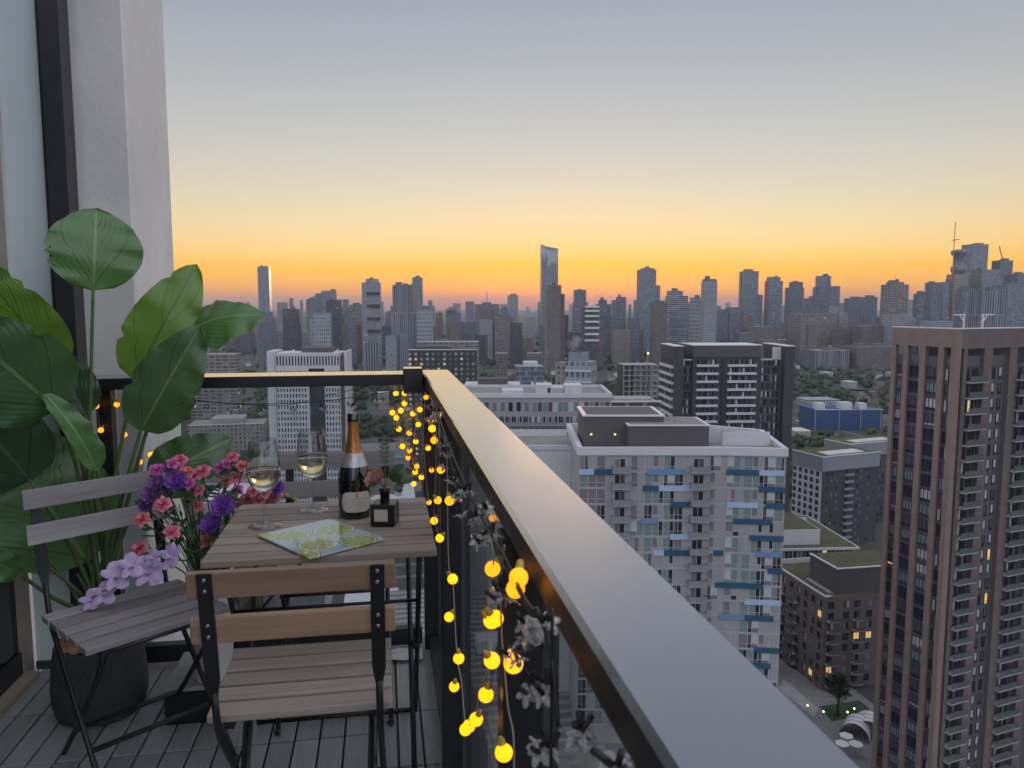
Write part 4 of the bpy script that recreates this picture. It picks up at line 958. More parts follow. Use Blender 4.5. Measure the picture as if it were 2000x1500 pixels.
def steam_block():
    a = math.radians(-20); Y0 = 425; c = at_y(1105, 706, Y0); H = c.z-GROUND
    t = thing('city_block', 'checkered tower with a grey plant box giving off steam', 'building', (c.x, Y0, GROUND), a)
    MB().box(0, 14.5, 0, 13, 0, H).build('wall', FS['wave'], t); MB().box(-7, -0.02, 3, 14, 0, H-1).build('side_wall', FS['beige'], t)
    b = MB().box(1, 10.5, 2, 10, H, H+5).build('plant_room', M_CROWN, t); MB().box(3, 8, 4, 8, H+5, H+5.6).build('vent', F_DARK, b)
    z = 3
    while z < H-5: MB().box(-0.15, 14.65, -0.5, 0.0, z, z+1.0).build('white_band', M_PARA, t); z += 6.2
    foot(t, 15, 14)
    m = bpy.data.materials.new('steam'); m.use_nodes = True; nt = m.node_tree; nt.nodes.clear()
    o = N(nt, 'ShaderNodeOutputMaterial'); pv = N(nt, 'ShaderNodeVolumePrincipled'); tc = N(nt, 'ShaderNodeTexCoord'); nz = N(nt, 'ShaderNodeTexNoise')
    nz.inputs['Scale'].default_value = 0.22; nz.inputs['Detail'].default_value = 5; nt.links.new(tc.outputs['Object'], nz.inputs['Vector'])
    ln = N(nt, 'ShaderNodeVectorMath', operation='LENGTH'); mp = N(nt, 'ShaderNodeMapping'); mp.inputs['Scale'].default_value = (1/7.5, 1/7.5, 1/8.0)
    nt.links.new(tc.outputs['Object'], mp.inputs[0]); nt.links.new(mp.outputs[0], ln.inputs[0])
    fall = mth(nt, 'SUBTRACT', 1.0, ln.outputs['Value'])
    den = mth(nt, 'MULTIPLY', mth(nt, 'MAXIMUM', mth(nt, 'SUBTRACT', mth(nt, 'ADD', nz.outputs['Fac'], mth(nt, 'MULTIPLY', fall, 0.42)), 0.70), 0.0), 0.50)
    nt.links.new(den, pv.inputs['Density']); pv.inputs['Color'].default_value = (0.95, 0.93, 0.9, 1); nt.links.new(pv.outputs[0], o.inputs['Volume'])
    q = at_y(1124, 668, Y0+4)
    s = MB().ball((0, 0, 0), 1.0, 16, 10, sq=(7.4, 7.4, 7.9)).build('steam', m, None, q); tag(s, kind='stuff')
steam_block()
def frame_site():
    Y0 = 430; c = at_y(1218, 714, Y0); H = c.z-GROUND; W = at_y(1288, 714, Y0).x-c.x
    t = thing('concrete_frame', 'unfinished concrete frame building with open floors and a site lamp', 'building', (c.x, Y0, GROUND), math.radians(5))
    sl = MB().box(0, W, 0, 16, 0, 0.35).mesh('floor_plate', M_SLABW); z = H
    while z > 40: put('floor_plate', sl, t, (0, 0, z)); z -= 3.0
    for i in range(7):
        for y in (0.3, 8, 15): MB().box(i*(W-0.6)/6, i*(W-0.6)/6+0.5, y, y+0.5, 0, H).build('column', M_SLABW, t)
    MB().box(W*0.3, W*0.62, 3, 13, 0, H-0.1).build('core', M_SLABW, t); MB().box(-0.2, W*0.25, 1.5, 15, 0, H-0.5).build('screen', M_CHAR2, t)
    MB().bar((W*0.75, 5, H), (W*0.75, 5, H+13), 0.5).build('lamp_mast', M_MAST, t); MB().box(W*0.75-0.5, W*0.75+0.5, 4.2, 4.8, H+6, H+7).build('site_lamp', glow('site_lamp', (1, 0.95, 0.4), 1.6), t)
    foot(t, W, 16)
frame_site()

def podium():  # added block; its roof ribs stand in for grey stripes in the railing glass
    t = thing('added_podium', 'grey flat-roofed podium with skylight ribs below the railing glass', 'building', (-24, 118, GROUND), YAW)
    H = 22.0; MB().box(0, 46, 0, 88, 0, H).build('wall', M_CONDO, t); MB().box(-0.3, 46.3, -0.3, 88.3, H, H+0.7).build('roof', M_RFG, t)
    rb = MB().box(4, 42, 0, 0.9, H+0.7, H+1.4).mesh('stripe_rib', M_SLABW)
    for i in range(26): put('stripe_rib', rb, t, (0, 4+i*3.2, 0))
    for x, y, w, d_ in ((6, 20, 7, 6), (24, 44, 9, 5), (30, 66, 6, 8)): MB().box(x, x+w, y, y+d_, H+1.4, H+4.2).build('roof_unit', M_PARA, t)
    foot(t, 46, 88)
podium()
# ================================================================== streets, plaza, trees, houses, cars
def sheet(name, pts, m, z):
    return tag(MB().add([(p[0], p[1], 0) for p in pts], [tuple(range(len(pts)))]).build(name, m, None, (0, 0, GROUND+z)), kind='structure')
def strip(name, a, b, w, m, z):
    a = Vector(a); b = Vector(b); n = Vector((-(b-a).y, (b-a).x)).normalized()*w/2
    return sheet(name, [a+n*-1, b+n*-1, b+n, a+n], m, z)
def gp(x, y): p = at_z(x, y, GROUND); return (p.x, p.y)
ROADS = []
def road(a, b, w=11.0):
    ROADS.append((Vector(a), Vector(b), w/2+3.2)); dz = 0.006*len(ROADS)
    strip('pavement', a, b, w+5.0, M_PAVE, 0.06+dz); strip('road', a, b, w, M_ASPH, 0.14+dz)
    A, B = Vector(a), Vector(b); d = (B-A).normalized(); L = (B-A).length
    mk = MB(); s = 0.0
    while s < L-3:
        p = A+d*s; q = A+d*(s+2.5); n = Vector((-d.y, d.x))*0.09
        mk.add([(*(p-n), 0), (*(q-n), 0), (*(q+n), 0), (*(p+n), 0)], [(0, 1, 2, 3)]); s += 7.0
    tag(mk.build('road_marking', M_LINE, None, (0, 0, GROUND+0.205)), kind='structure')
road((-170, 262), (10, 296), 11)
road((-42, 180), (-112, 560), 12)
road((-260, 415), (30, 470), 10)
road((105, 150), (66, 330), 9)
road(gp(1735, 872), gp(1520, 812), 14)
road((-135, 560), (420, 660), 12)
road((20, 700), (620, 800), 12)
sheet('lawn', [gp(470, 1290), gp(650, 1268), gp(640, 1178), gp(488, 1190)], M_LAWN, 0.03)
sheet('bare_ground', [gp(1545, 862), gp(1640, 905), gp(1650, 880), gp(1560, 838)], M_EARTH, 0.035)
sheet('pavement', [(58, 150), (110, 150), (118, 190), (84, 191), (76, 216), (62, 216)], M_PAVE, 0.025)
sheet('lawn', [gp(1600, 1380), gp(1690, 1366), gp(1700, 1392), gp(1625, 1410)], M_LAWN, 0.045)
sheet('lawn', [(-160, 215), (-118, 226), (-125, 252), (-165, 244)], M_LAWN, 0.03)
sheet('plaza_path', [gp(1530, 1326), gp(1600, 1385), gp(1590, 1400), gp(1520, 1345)], M_SLABW, 0.05)

def clear_of(x, y, m=0.0):
    for fx, fy, rad in FOOT:
        if (x-fx)**2+(y-fy)**2 < (rad+m)**2: return False
    p = Vector((x, y))
    for a, b, w in ROADS:
        d = b-a; s = max(0, min(1, (p-a).dot(d)/d.dot(d)))
        if (p-(a+d*s)).length < w+m: return False
    return True

# white roofs right below the balcony
def lowblock(label, x0, x1, y0, y1, h, m, name='low_building', rb=True):
    c = at_z((x0+x1)/2, y1, GROUND+h*0.5); w = (x1-x0)/FPX*c.y*1.02; d = max(8, at_z(x0, y0, GROUND+h).y-at_z(x0, y1, GROUND+h).y)
    t = thing(name, label, 'building', (c.x, c.y, GROUND), YAW)
    MB().box(-w/2, w/2, 0, d, 0, h-0.4).build('wall', M_CONDO, t); MB().box(-w/2-0.2, w/2+0.2, -0.2, d+0.2, h-0.4, h).build('roof', m, t)
    if rb:
        for i in range(3): MB().box(-w*0.35+i*w*0.25, -w*0.35+i*w*0.25+w*0.12, d*0.3, d*0.3+2.2, h, h+1.1).build('roof_unit', M_SLABW, t)
    wv = win_mesh(2.0, 1.5, (0.5,), (), F_DARK, (G_DARK, G_GREY), 0.08, 0.05)
    for i in range(int(w/3)): put('window', wv, t, (-w/2+0.6+i*3, 0, h*0.35))
    FOOT.append((c.x, c.y+d/2, max(w, d)*0.62))
lowblock('white flat-roofed hall seen between the slats of the near chair back', 668, 782, 1170, 1246, 8, M_PARA)
lowblock('small beige-roofed pavilion seen just under the table top', 592, 660, 1088, 1108, 7, M_JAMB, rb=False)
lowblock('grey flat-roofed hall behind the champagne bottle', 690, 800, 880, 915, 12, M_RFG)
lowblock('long white-roofed hall behind the yellow lamps', 700, 812, 958, 1000, 9, M_PARA)
lowblock('brown-roofed row behind the pink flowers', 470, 540, 905, 940, 9, M_BRICK)
lowblock('pale roof hall behind the left wine glass', 400, 470, 960, 1000, 10, M_PARA)

# houses half hidden in the trees: nothing tells them apart
hm = []
for wl_, rf in ((M_BRICK, M_PENT), (M_PARA, M_RFG), (M_CONDO, M_BRICK2), (M_BRICK, M_RFG), (M_PARA, M_PENT)):
    w = MB().box(-5, 5, -4, 4, 0, 6.2).mesh('wall', wl_)
    q = MB(); q.add([(-5.4, -4.5, 6.0), (5.4, -4.5, 6.0), (5.4, 4.5, 6.0), (-5.4, 4.5, 6.0), (-5.4, 0, 9.2), (5.4, 0, 9.2)], [(0, 1, 5, 4), (2, 3, 4, 5), (0, 4, 3), (1, 2, 5), (3, 2, 1, 0)])
    hm.append((w, q.mesh('roof', rf)))
fw = MB().box(-8, 8, -6, 6, 0, 7.5).mesh('wall', M_CONDO); ff = MB().box(-8.2, 8.2, -6.2, 6.2, 7.5, 8.0).mesh('roof', M_PARA); hm.append((fw, ff))
r = random.Random(31); nh = 0
while nh < 120:
    Y = 400+1100*r.random()**1.3; x = r.uniform(-0.46, 0.52)*Y
    if not clear_of(x, Y, 7): continue
    t = thing('house', 'small low house half hidden among the treetops', 'house', (x, Y, GROUND), r.choice((0.17, 0.17+math.pi/2)), 'low houses among the treetops')
    w, q = hm[r.choice((0, 1, 2, 3, 4, 5, 5))]; put('wall', w, t); put('roof', q, t); FOOT.append((x, Y, 6.5)); nh += 1

# single trees near by: trunk, limbs and a crown of leaf-sized faces
def tree_meshes(seed):
    r = random.Random(seed); tk = MB(); tk.tube([(0, 0, 0), (0.15, 0.05, 2.2), (0.1, 0.2, 4.2), (0.25, 0.1, 6.5)], [0.32, 0.25, 0.18, 0.07], 7)
    cl = []
    for i in range(9):
        a = r.uniform(0, 6.28); e = Vector((math.cos(a)*r.uniform(1.2, 2.6), math.sin(a)*r.uniform(1.2, 2.6), r.uniform(4.2, 8.6)))
        s = Vector((0.12, 0.12, r.uniform(2.4, 4.6))); tk.tube([s, (s+e)/2+Vector((0, 0, 0.3)), e], [0.11, 0.07, 0.03], 5); cl.append((e, r.uniform(1.1, 1.9)))
    cl += [(Vector((r.uniform(-1, 1), r.uniform(-1, 1), r.uniform(6.5, 9))), r.uniform(1.0, 1.7)) for _ in range(5)]
    lf = MB()
    for c, rad in cl:
        for _ in range(110):
            d = Vector((r.gauss(0, 1), r.gauss(0, 1), r.gauss(0, 0.8))).normalized()*rad*r.uniform(0.45, 1.05); p = c+d
            a = Vector((r.gauss(0, 1), r.gauss(0, 1), r.gauss(0, 1))).normalized(); b = a.orthogonal().normalized(); s = r.uniform(0.18, 0.38)
            lf.add([p-a*s, p+b*s*0.6, p+a*s, p-b*s*0.6], [(0, 1, 2, 3)], r.randrange(3))
    return tk.mesh('trunk', M_BARK), lf.mesh('crown', M_LEAFS)
M_BARK = mat('bark', (0.06, 0.045, 0.035), 0.95, 0, 0.3, 3)
M_LEAFS = [mat('leaf_%d' % i, c, 0.8, 0, 0.2, 1) for i, c in enumerate(((0.035, 0.062, 0.028), (0.050, 0.072, 0.030), (0.026, 0.048, 0.026)))]
TM = [tree_meshes(s) for s in (1, 2, 3, 4)]
r = random.Random(17); nt_ = 0
while nt_ < 70:
    if nt_ < 12: x, Y = r.uniform(60, 120), r.uniform(165, 260)
    else: Y = r.uniform(215, 430); x = r.uniform(-0.44, -0.08)*Y
    if not clear_of(x, Y, 1.5): continue
    q = Vector((x, Y)); l0 = [Vector(gp(470, 1290)), Vector(gp(640, 1178))]
    if l0[0].x < x < l0[1].x and l0[0].y < Y < l0[1].y: nt_ += 0.25; continue
    nt_ += 1; k = r.randrange(4); s = r.uniform(0.8, 1.35)
    t = thing('tree', 'leafy street tree at the foot of the nearer blocks', 'tree', (x, Y, GROUND), r.uniform(0, 6), 'street trees below the balcony'); t.scale = (s, s, s)
    put('trunk', TM[k][0], t); put('crown', TM[k][1], t); FOOT.append((x, Y, 2.5))

# ---- treetops of the neighbourhoods further out, one mass
def crowns(name, spots, mats, seed=1):
    r = random.Random(seed); base = {}
    for k in (1, 2, 3):
        ico = bmesh.new(); bmesh.ops.create_icosphere(ico, subdivisions=k, radius=1.0)
        base[k] = ([v.co.copy() for v in ico.verts], [[v.index for v in f.verts] for f in ico.faces]); ico.free()
    mb = MB()
    for (x, y, z, s) in spots:
        V, Fc = base[3 if y < 480 else 2 if y < 1000 else 1]; o = Vector((r.uniform(0, 90), r.uniform(0, 90), 0)); vs = []
        for c in V:
            k = 0.74+0.55*mnoise.noise(c*1.7+o)+0.42*mnoise.noise(c*4.3+o)+(0.34*mnoise.noise(c*9.5+o) if y < 1000 else 0)
            vs.append((x+c.x*s*k, y+c.y*s*k, z+s*0.55+c.z*s*0.75*k))
        mb.add(vs, Fc, r.randrange(len(mats)))
    return tag(mb.build(name, mats), kind='stuff')
MT = [mat('crown_%s' % n, c, 0.9, 0, 0.45, 0.5, 0.7, 1.6) for n, c in (('a', (0.032, 0.052, 0.027)), ('b', (0.044, 0.060, 0.030)), ('c', (0.026, 0.044, 0.028)), ('d', (0.075, 0.062, 0.030)))]
MT = [MT[0], MT[1], MT[2], MT[0], MT[2], MT[1], MT[0], MT[3]]
r = random.Random(5); sp = []
while len(sp) < 5000:
    Y = 300+2300*r.random()**1.7; x = r.uniform(-0.50, 0.62)*Y
    if Y < 420 and mnoise.noise(Vector((x*0.02, Y*0.02, 3.0))) < 0.0: continue
    if mnoise.noise(Vector((x*0.007, Y*0.005, 3.0))) < -0.22: continue
    s = r.uniform(3.2, 7.2)
    if clear_of(x, Y, s*0.75): sp.append((x, Y, GROUND, s))
crowns('distant_foliage', sp, MT)

# ---- cars
def car_mesh(col, nm):
    body = MB(); prof = [(-2.15, 0.35), (-2.2, 0.72), (-2.05, 0.95), (-0.9, 1.0), (-0.35, 1.42), (1.15, 1.45), (1.85, 1.0), (2.15, 0.92), (2.2, 0.4)]
    n = len(prof); vs = [(x, -0.86, z) for x, z in prof]+[(x, 0.86, z) for x, z in prof]
    body.add(vs, [(i, i+1, i+1+n, i+n) for i in range(n-1)]+[(n-1, 0, n, 2*n-1)]+[tuple(reversed(range(n))), tuple(range(n, 2*n))])
    gl = MB(); gl.add([(-0.82, -0.70, 1.03), (-0.38, -0.66, 1.39), (-0.38, 0.66, 1.39), (-0.82, 0.70, 1.03)], [(0, 1, 2, 3)])
    gl.v = [(x-0.04, y, z+0.02) for x, y, z in gl.v]
    for s in (-1, 1): gl.add([(-0.6, s*0.875, 1.02), (-0.28, s*0.875, 1.36), (1.05, s*0.875, 1.38), (1.55, s*0.875, 1.02)], [(0, 1, 2, 3) if s < 0 else (3, 2, 1, 0)])
    wh = MB(); pr = [(0.0, -0.1), (0.32, -0.1), (0.33, 0.1), (0.0, 0.1)]; wh.lathe(pr, 14)
    return body.mesh('body', mat('car_paint_'+nm, col, 0.3, 0.2, coat=0.5)), gl.mesh('window', G_DARK), wh.mesh('wheel', M_STEEL)
CARS = [(n, car_mesh(c, n)) for n, c in (('white', (0.6, 0.6, 0.6)), ('black', (0.02, 0.02, 0.022)), ('silver', (0.3, 0.31, 0.32)), ('red', (0.25, 0.03, 0.025)))]
lampm = MB().box(-0.05, 0.05, -0.16, 0.16, -0.07, 0.07).mesh('headlight', glow('headlight', (1.0, 0.93, 0.8), 2.0))
def car(ri, s, lane, k, label, lit=True):
    a, b, w = ROADS[ri]; d = (b-a).normalized(); n = Vector((-d.y, d.x)); q = a+d*s+n*lane; nm, (bd, g_, wl__) = CARS[k]
    t = thing('car', label, 'car', (q.x, q.y, GROUND+0.21), math.atan2(d.y, d.x)+(0 if lane > 0 else math.pi), 'cars in the streets below')
    put('body', bd, t); put('window', g_, t)
    for x in (-1.35, 1.35):
        for y in (-0.8, 0.8): put('wheel', wl__, t, (x, y, 0.33), (math.pi/2, 0, 0))
    for y in (-0.6, 0.6): put('headlight', lampm, t, (-2.2, y, 0.7))
car(0, 82, 2.4, 0, 'white car, leftmost in the street under the chair back')
car(0, 92, -2.4, 2, 'silver car, second along the street under the chair back')
car(0, 101, 2.4, 1, 'black car, third along the street under the chair back')
car(0, 111, -2.4, 3, 'red car, rightmost in the street under the chair back')
car(1, 62, 2.6, 2, 'silver car on the side street beyond the corner post')
car(1, 140, -2.6, 1, 'black car far along the side street behind the bottle')
car(4, 120, 2.8, 0, 'white car alone on the road by the blue construction site')
# ---- the plaza at the foot of the brick block
M_CANVAS = mat('white_canvas', (0.66, 0.66, 0.68), 0.8)
for i, (x, y, lb) in enumerate(((1653, 1436, 'white hexagonal parasol at the back of the plaza cluster'), (1645, 1451, 'white hexagonal parasol at the left front of the plaza cluster'), (1672, 1452, 'white hexagonal parasol at the right front of the plaza cluster'))):
    p = at_z(x, y, GROUND+3.0); t = thing('parasol', lb, 'parasol', (p.x, p.y, GROUND), 0.3, 'hexagonal parasols on the plaza')
    MB().lathe([(1.62, 2.86), (1.60, 2.94), (0.03, 3.12)], 6, smooth=False).build('canopy', M_CANVAS, t); MB().tube([(0, 0, 0.1), (0, 0, 3.1)], 0.05, 6).build('pole', M_MAST, t); MB().lathe([(0.01, 0.18), (0.4, 0.16), (0.4, 0.1)], 8).build('base', M_SLABW, t)
for i, (x, y, lb) in enumerate(((1668, 1425, 'white hooped tunnel shelter standing free on the plaza'), (1696, 1420, 'white hooped tunnel shelter partly hidden by the brown tower'))):
    p = at_z(x, y+18, GROUND+0.1); t = thing('tunnel_shelter', lb, 'shelter', (p.x, p.y, GROUND+0.11), math.radians(-35+10*i), 'hooped shelters on the plaza')
    sk = MB(); nn = 14; R = 3.3
    vs = [(R*math.cos(math.pi*j/nn), yy, R*1.1*math.sin(math.pi*j/nn)) for yy in (0, 5.5) for j in range(nn+1)]
    sk.add(vs, [(j, j+1, j+2+nn, j+1+nn) for j in range(nn)]); sk.build('cover', M_CANVAS, t)
    for yy in (0, 1.8, 3.6, 5.5): MB().tube([((R+0.05)*math.cos(math.pi*j/nn), yy, (R*1.1+0.05)*math.sin(math.pi*j/nn)) for j in range(nn+1)], 0.07, 5).build('hoop', M_MAST, t)
LG = glow('lantern_glow', (1.0, 0.80, 0.45), 3.0)
for i, (x, y, lb) in enumerate(((1577, 1386, 'garden lantern nearest the railing on the plaza'), (1608, 1398, 'garden lantern second along the plaza path'), (1655, 1399, 'garden lantern by the plaza lawn'), (1668, 1392, 'garden lantern nearest the brown tower'))):
    p = at_z(x, y, GROUND+0.2); t = thing('garden_lantern', lb, 'lantern', p, 0, 'lanterns on the plaza')
    MB().tube([(0, 0, 0), (0, 0, 0.9)], 0.06, 6).build('post', M_STEEL, t); MB().ball((0, 0, 1.1), 0.24, 10, 6).build('lamp_globe', LG, t)
# ================================================================== table, chairs and what stands on them (balcony axes)
def slat(name, par, w, d, h, loc, m, rot=(0, 0, 0)):
    me = MB().box(-w/2, w/2, -d/2, d/2, -h/2, h/2).mesh(name, m)
    bm = bmesh.new(); bm.from_mesh(me); bmesh.ops.bevel(bm, geom=list(bm.edges), offset=0.0035, segments=2, affect='EDGES', profile=0.6); bm.to_mesh(me); bm.free()
    return put(name, me, par, loc, rot)

def bistro_chair(label, u, v, yaw, wd, sd):
    """folding bistro chair; local x right, y the way it faces"""
    t = bthing('bistro_chair', label, 'chair', u, v, 0, yaw, 'folding bistro chairs')
    for i in range(5): slat('seat_slat', t, 0.392, 0.056, 0.018, (0, -0.138+i*0.069, 0.442), sd)
    for i, (z, y) in enumerate(((0.768, -0.246), (0.668, -0.228))):
        s = slat('back_slat', t, 0.408, 0.015, 0.058, (0, y, z), wd, (math.radians(10), 0, 0))
    for s in (-1, 1):
        x = s*0.168
        up = MB()
        pts = [(-0.262, 0.795), (-0.2505, 0.72), (-0.236, 0.64), (-0.222, 0.56), (-0.213, 0.52)]; hw = [0.0145, 0.0145, 0.0145, 0.0145, 0.008]
        vs = []
        for (y, z), w in zip(pts, hw): vs += [(x-w, y, z), (x+w, y, z), (x+w, y+0.006, z), (x-w, y+0.006, z)]
        fs = [(0, 3, 2, 1)]
        for k in range(4):
            b = k*4; fs += [(b+q, b+(q+1) % 4, b+4+(q+1) % 4, b+4+q) for q in range(4)]
        fs.append((16, 17, 18, 19)); up.add(vs, [tuple(reversed(f)) for f in fs])
        up.tube([(x, -0.210, 0.525), (x, -0.196, 0.45), (x, -0.17, 0.40), (x*1.02, 0.05, 0.17), (x*1.03, 0.205, 0.006)], 0.0078, 8)
        o = up.build('back_leg_frame', M_STEEL, t)
        rv = MB()
        for z, y in ((0.782, -0.2625), (0.758, -0.2590), (0.682, -0.2455), (0.657, -0.2415)): rv.ball((x, y, z), 0.0048, 8, 5, sq=(1, 0.45, 1))
        rv.build('rivets', M_RIVET, o)['kind'] = 'stuff'
        x2 = s*0.150
        MB().tube([(x2, 0.165, 0.428), (x2, 0.10, 0.33), (x2, -0.05, 0.16), (x2, -0.20, 0.006)], 0.0078, 8).build('front_leg', M_STEEL, t)
        MB().box(x2-0.01, x2+0.01, -0.165, 0.165, 0.418, 0.434).build('seat_bearer', M_STEEL, t)
        MB().ball((x*1.03, 0.208, 0.011), 0.011, 8, 6).build('foot_cap', M_STEEL, t)
    MB().bar((-0.172, 0.085, 0.135), (0.172, 0.085, 0.135), 0.02, 0.006).build('stretcher', M_STEEL, t)
    MB().bar((-0.15, -0.10, 0.115), (0.15, -0.10, 0.115), 0.02, 0.006).build('stretcher', M_STEEL, t)
    MB().tube([(-0.152, 0.165, 0.428), (0.152, 0.165, 0.428)], 0.006, 8).build('crossbar', M_STEEL, t)
    return t
bistro_chair('brown wooden folding chair in front with its back to the camera', -0.186, 1.805, 0.0, M_WOODA, M_WOODT)
bistro_chair('weathered grey folding chair turned beside the potted plant', -0.705, 2.275, math.radians(218.5), M_WOODG, M_WOODG)
bistro_chair('weathered grey folding chair behind the table against the railing', -0.165, 2.545, math.pi, M_WOODG, M_WOODG)

def bistro_table():
    t = bthing('bistro_table', 'small slatted wooden bistro table with crossed black steel legs', 'table', -0.158, 2.188)
    for i in range(8): slat('table_slat', t, 0.575, 0.0590, 0.018, (0, -0.2458+i*0.0702, 0.691), M_WOODT)
    for s in (-1, 1):
        MB().bar((s*0.262, -0.265, 0.672), (s*0.262, 0.265, 0.672), 0.012, 0.02).build('top_bearer', M_STEEL, t)
        x = s*0.245
        MB().tube([(x, -0.22, 0.665), (x, 0.0, 0.33), (x, 0.215, 0.008)], 0.0075, 8).build('leg', M_STEEL, t)
        x = s*0.226
        MB().tube([(x, 0.22, 0.665), (x, 0.0, 0.33), (x, -0.215, 0.008)], 0.0075, 8).build('leg', M_STEEL, t)
        MB().ball((s*0.2355, 0.0, 0.33), 0.015, 8, 6).build('pivot', M_STEEL, t)
    MB().tube([(-0.245, 0.215, 0.012), (0.245, 0.215, 0.012)], 0.0075, 8).build('foot_bar', M_STEEL, t)
    MB().tube([(-0.226, -0.215, 0.012), (0.226, -0.215, 0.012)], 0.0075, 8).build('foot_bar', M_STEEL, t)
    MB().tube([(-0.24, -0.12, 0.51), (0.24, -0.12, 0.51)], 0.005, 6).build('crossbar', M_STEEL, t)
    MB().tube([(-0.24, 0.05, 0.40), (0.0, 0.12, 0.66)], 0.004, 6).build('brace', M_STEEL, t)
bistro_table()
TOP = 0.700

# ---- wine glasses
M_GLASS = sheet_glass('wine_glass', (0.94, 0.95, 0.95), 2.1)
M_WINE = clear_glass('white_wine', (0.97, 0.93, 0.80), 1.34)
def wine_glass(label, u, v, s=1.0):
    t = bthing('wine_glass', label, 'wine glass', u, v, TOP+0.0008, 0, 'wine glasses on the table')
    out = [(0.0006, 0.0), (0.045, 0.0005), (0.0458, 0.0022), (0.030, 0.0048), (0.012, 0.008), (0.0056, 0.016), (0.0045, 0.035), (0.0045, 0.080), (0.0060, 0.092),
           (0.014, 0.099), (0.029, 0.110), (0.041, 0.128), (0.0465, 0.150), (0.0465, 0.170), (0.044, 0.195), (0.0395, 0.225), (0.0372, 0.245), (0.0362, 0.2465)]
    inn = [(0.0360, 0.245), (0.0383, 0.225), (0.0428, 0.195), (0.0453, 0.170), (0.0453, 0.150), (0.0398, 0.129), (0.028, 0.112), (0.013, 0.102), (0.0006, 0.0985)]
    MB().lathe([(r_*s, z*s) for r_, z in out+inn], 40).build('glass', M_GLASS, t)
    lv = 0.163
    liq = [(0.0006, 0.0990), (0.0129, 0.1024), (0.0279, 0.1124), (0.0397, 0.1293), (0.0452, 0.150), (0.0452, lv), (0.0440, lv-0.0008), (0.0006, lv-0.001)]
    MB().lathe([(r_*s, z*s) for r_, z in liq], 40).build('wine', M_WINE, t)
wine_glass('wine glass of white wine nearer the flowers, in front', -0.334, 2.205)
wine_glass('wine glass of white wine standing behind, left of the bottle', -0.214, 2.358)

# ---- champagne bottle
M_BOTT = mat('dark_bottle_glass', (0.006, 0.012, 0.010), 0.06, 0, coat=1.0)
M_FOILO = mat('orange_gold_foil', (0.52, 0.24, 0.08), 0.32, 0.75, 0.15, 60, 0.2, 120)
M_FOILS = mat('pale_foil', (0.55, 0.55, 0.58), 0.35, 0.7, 0.1, 60, 0.2, 120)
M_LABEL = mat('cream_label', (0.62, 0.58, 0.52), 0.6, 0, 0.05, 30)
M_INK = mat('label_ink', (0.30, 0.25, 0.21), 0.6)
def bottle():
    t = bthing('champagne_bottle', 'dark champagne bottle with orange-gold foil neck and cream label', 'bottle', -0.088, 2.272, TOP+0.0005)
    MB().lathe([(0.0005, 0.004), (0.040, 0.0), (0.0462, 0.004), (0.0470, 0.012), (0.0470, 0.105), (0.0450, 0.128), (0.0385, 0.155), (0.0300, 0.180)], 40).build('body', M_BOTT, t)
    MB().lathe([(0.0395, 0.1525), (0.0314, 0.178), (0.0300, 0.1815), (0.0268, 0.192)], 40).build('neck_band', M_FOILS, t)
    MB().lathe([(0.0269, 0.1918), (0.0215, 0.212), (0.0178, 0.236), (0.0160, 0.262), (0.0158, 0.283)], 40).build('foil', M_FOILO, t)
    MB().lathe([(0.0150, 0.2825), (0.0172, 0.284), (0.0172, 0.291), (0.0160, 0.293), (0.0160, 0.305), (0.0145, 0.307), (0.0005, 0.307)], 32).build('neck_lip', M_BOTT, t)
    # label wrapped round the front, with rounded ends
    def wrap(a0, a1, z0, z1, r_, m, name, par, rnd=0.0, n=18):
        mb = MB(); vs = []
        for i in range(n+1):
            f = i/n; e = abs(2*f-1); k = math.sqrt(max(0.0, 1-e**6)) if rnd else 1.0
            zm = (z0+z1)/2; hh = (z1-z0)/2*(k if rnd else 1); a = a0+(a1-a0)*f
            for z in (zm-hh, zm+hh): vs.append((r_*math.sin(a), -r_*math.cos(a), z))
        mb.add(vs, [(2*i, 2*i+2, 2*i+3, 2*i+1) for i in range(n)], 0, True); return mb.build(name, m, par)
    lb = wrap(-0.85, 1.25, 0.022, 0.082, 0.0474, M_LABEL, 'label', t, 1)
    wrap(0.12, 0.24, 0.066, 0.078, 0.0477, M_INK, 'emblem', lb); 
    for a0, a1, z in ((-0.35, 0.75, 0.0605), (-0.15, 0.55, 0.051), (-0.05, 0.45, 0.044)):
        wrap(a0, a1, z, z+0.0011, 0.0477, M_INK, 'print_line', lb)
bottle()

# ---- black cube diffuser with a paper rose
M_SATIN = mat('black_satin', (0.010, 0.011, 0.012), 0.28)
M_PETALP = mat('blush_petal', (0.62, 0.33, 0.29), 0.7, 0, 0.12, 40)
M_SAGE = mat('sage_leaf', (0.16, 0.20, 0.14), 0.7, 0, 0.2, 40)
def petal(mb, c, n, up, w, h, cup, mi=0, k=5):
    """cupped petal rooted at c, leaning along n, growing along up"""
    n = Vector(n).normalized(); up = Vector(up).normalized(); s = n.cross(up).normalized(); vs = []
    for i in range(k):
        f = i/(k-1); ww = w*math.sin(math.pi*(0.12+0.80*f))**0.6
        for j in range(5):
            g_ = (j-2)/2; vs.append(Vector(c)+up*h*f+s*ww*g_*0.5+n*(cup*math.sin(f*math.pi*0.8)*(1-0.7*g_*g_)+0.25*cup*math.sin(g_*9+f*7)*f))
    mb.add(vs, [(i*5+j, i*5+j+1, i*5+j+6, i*5+j+5) for i in range(k-1) for j in range(4)], mi, True)
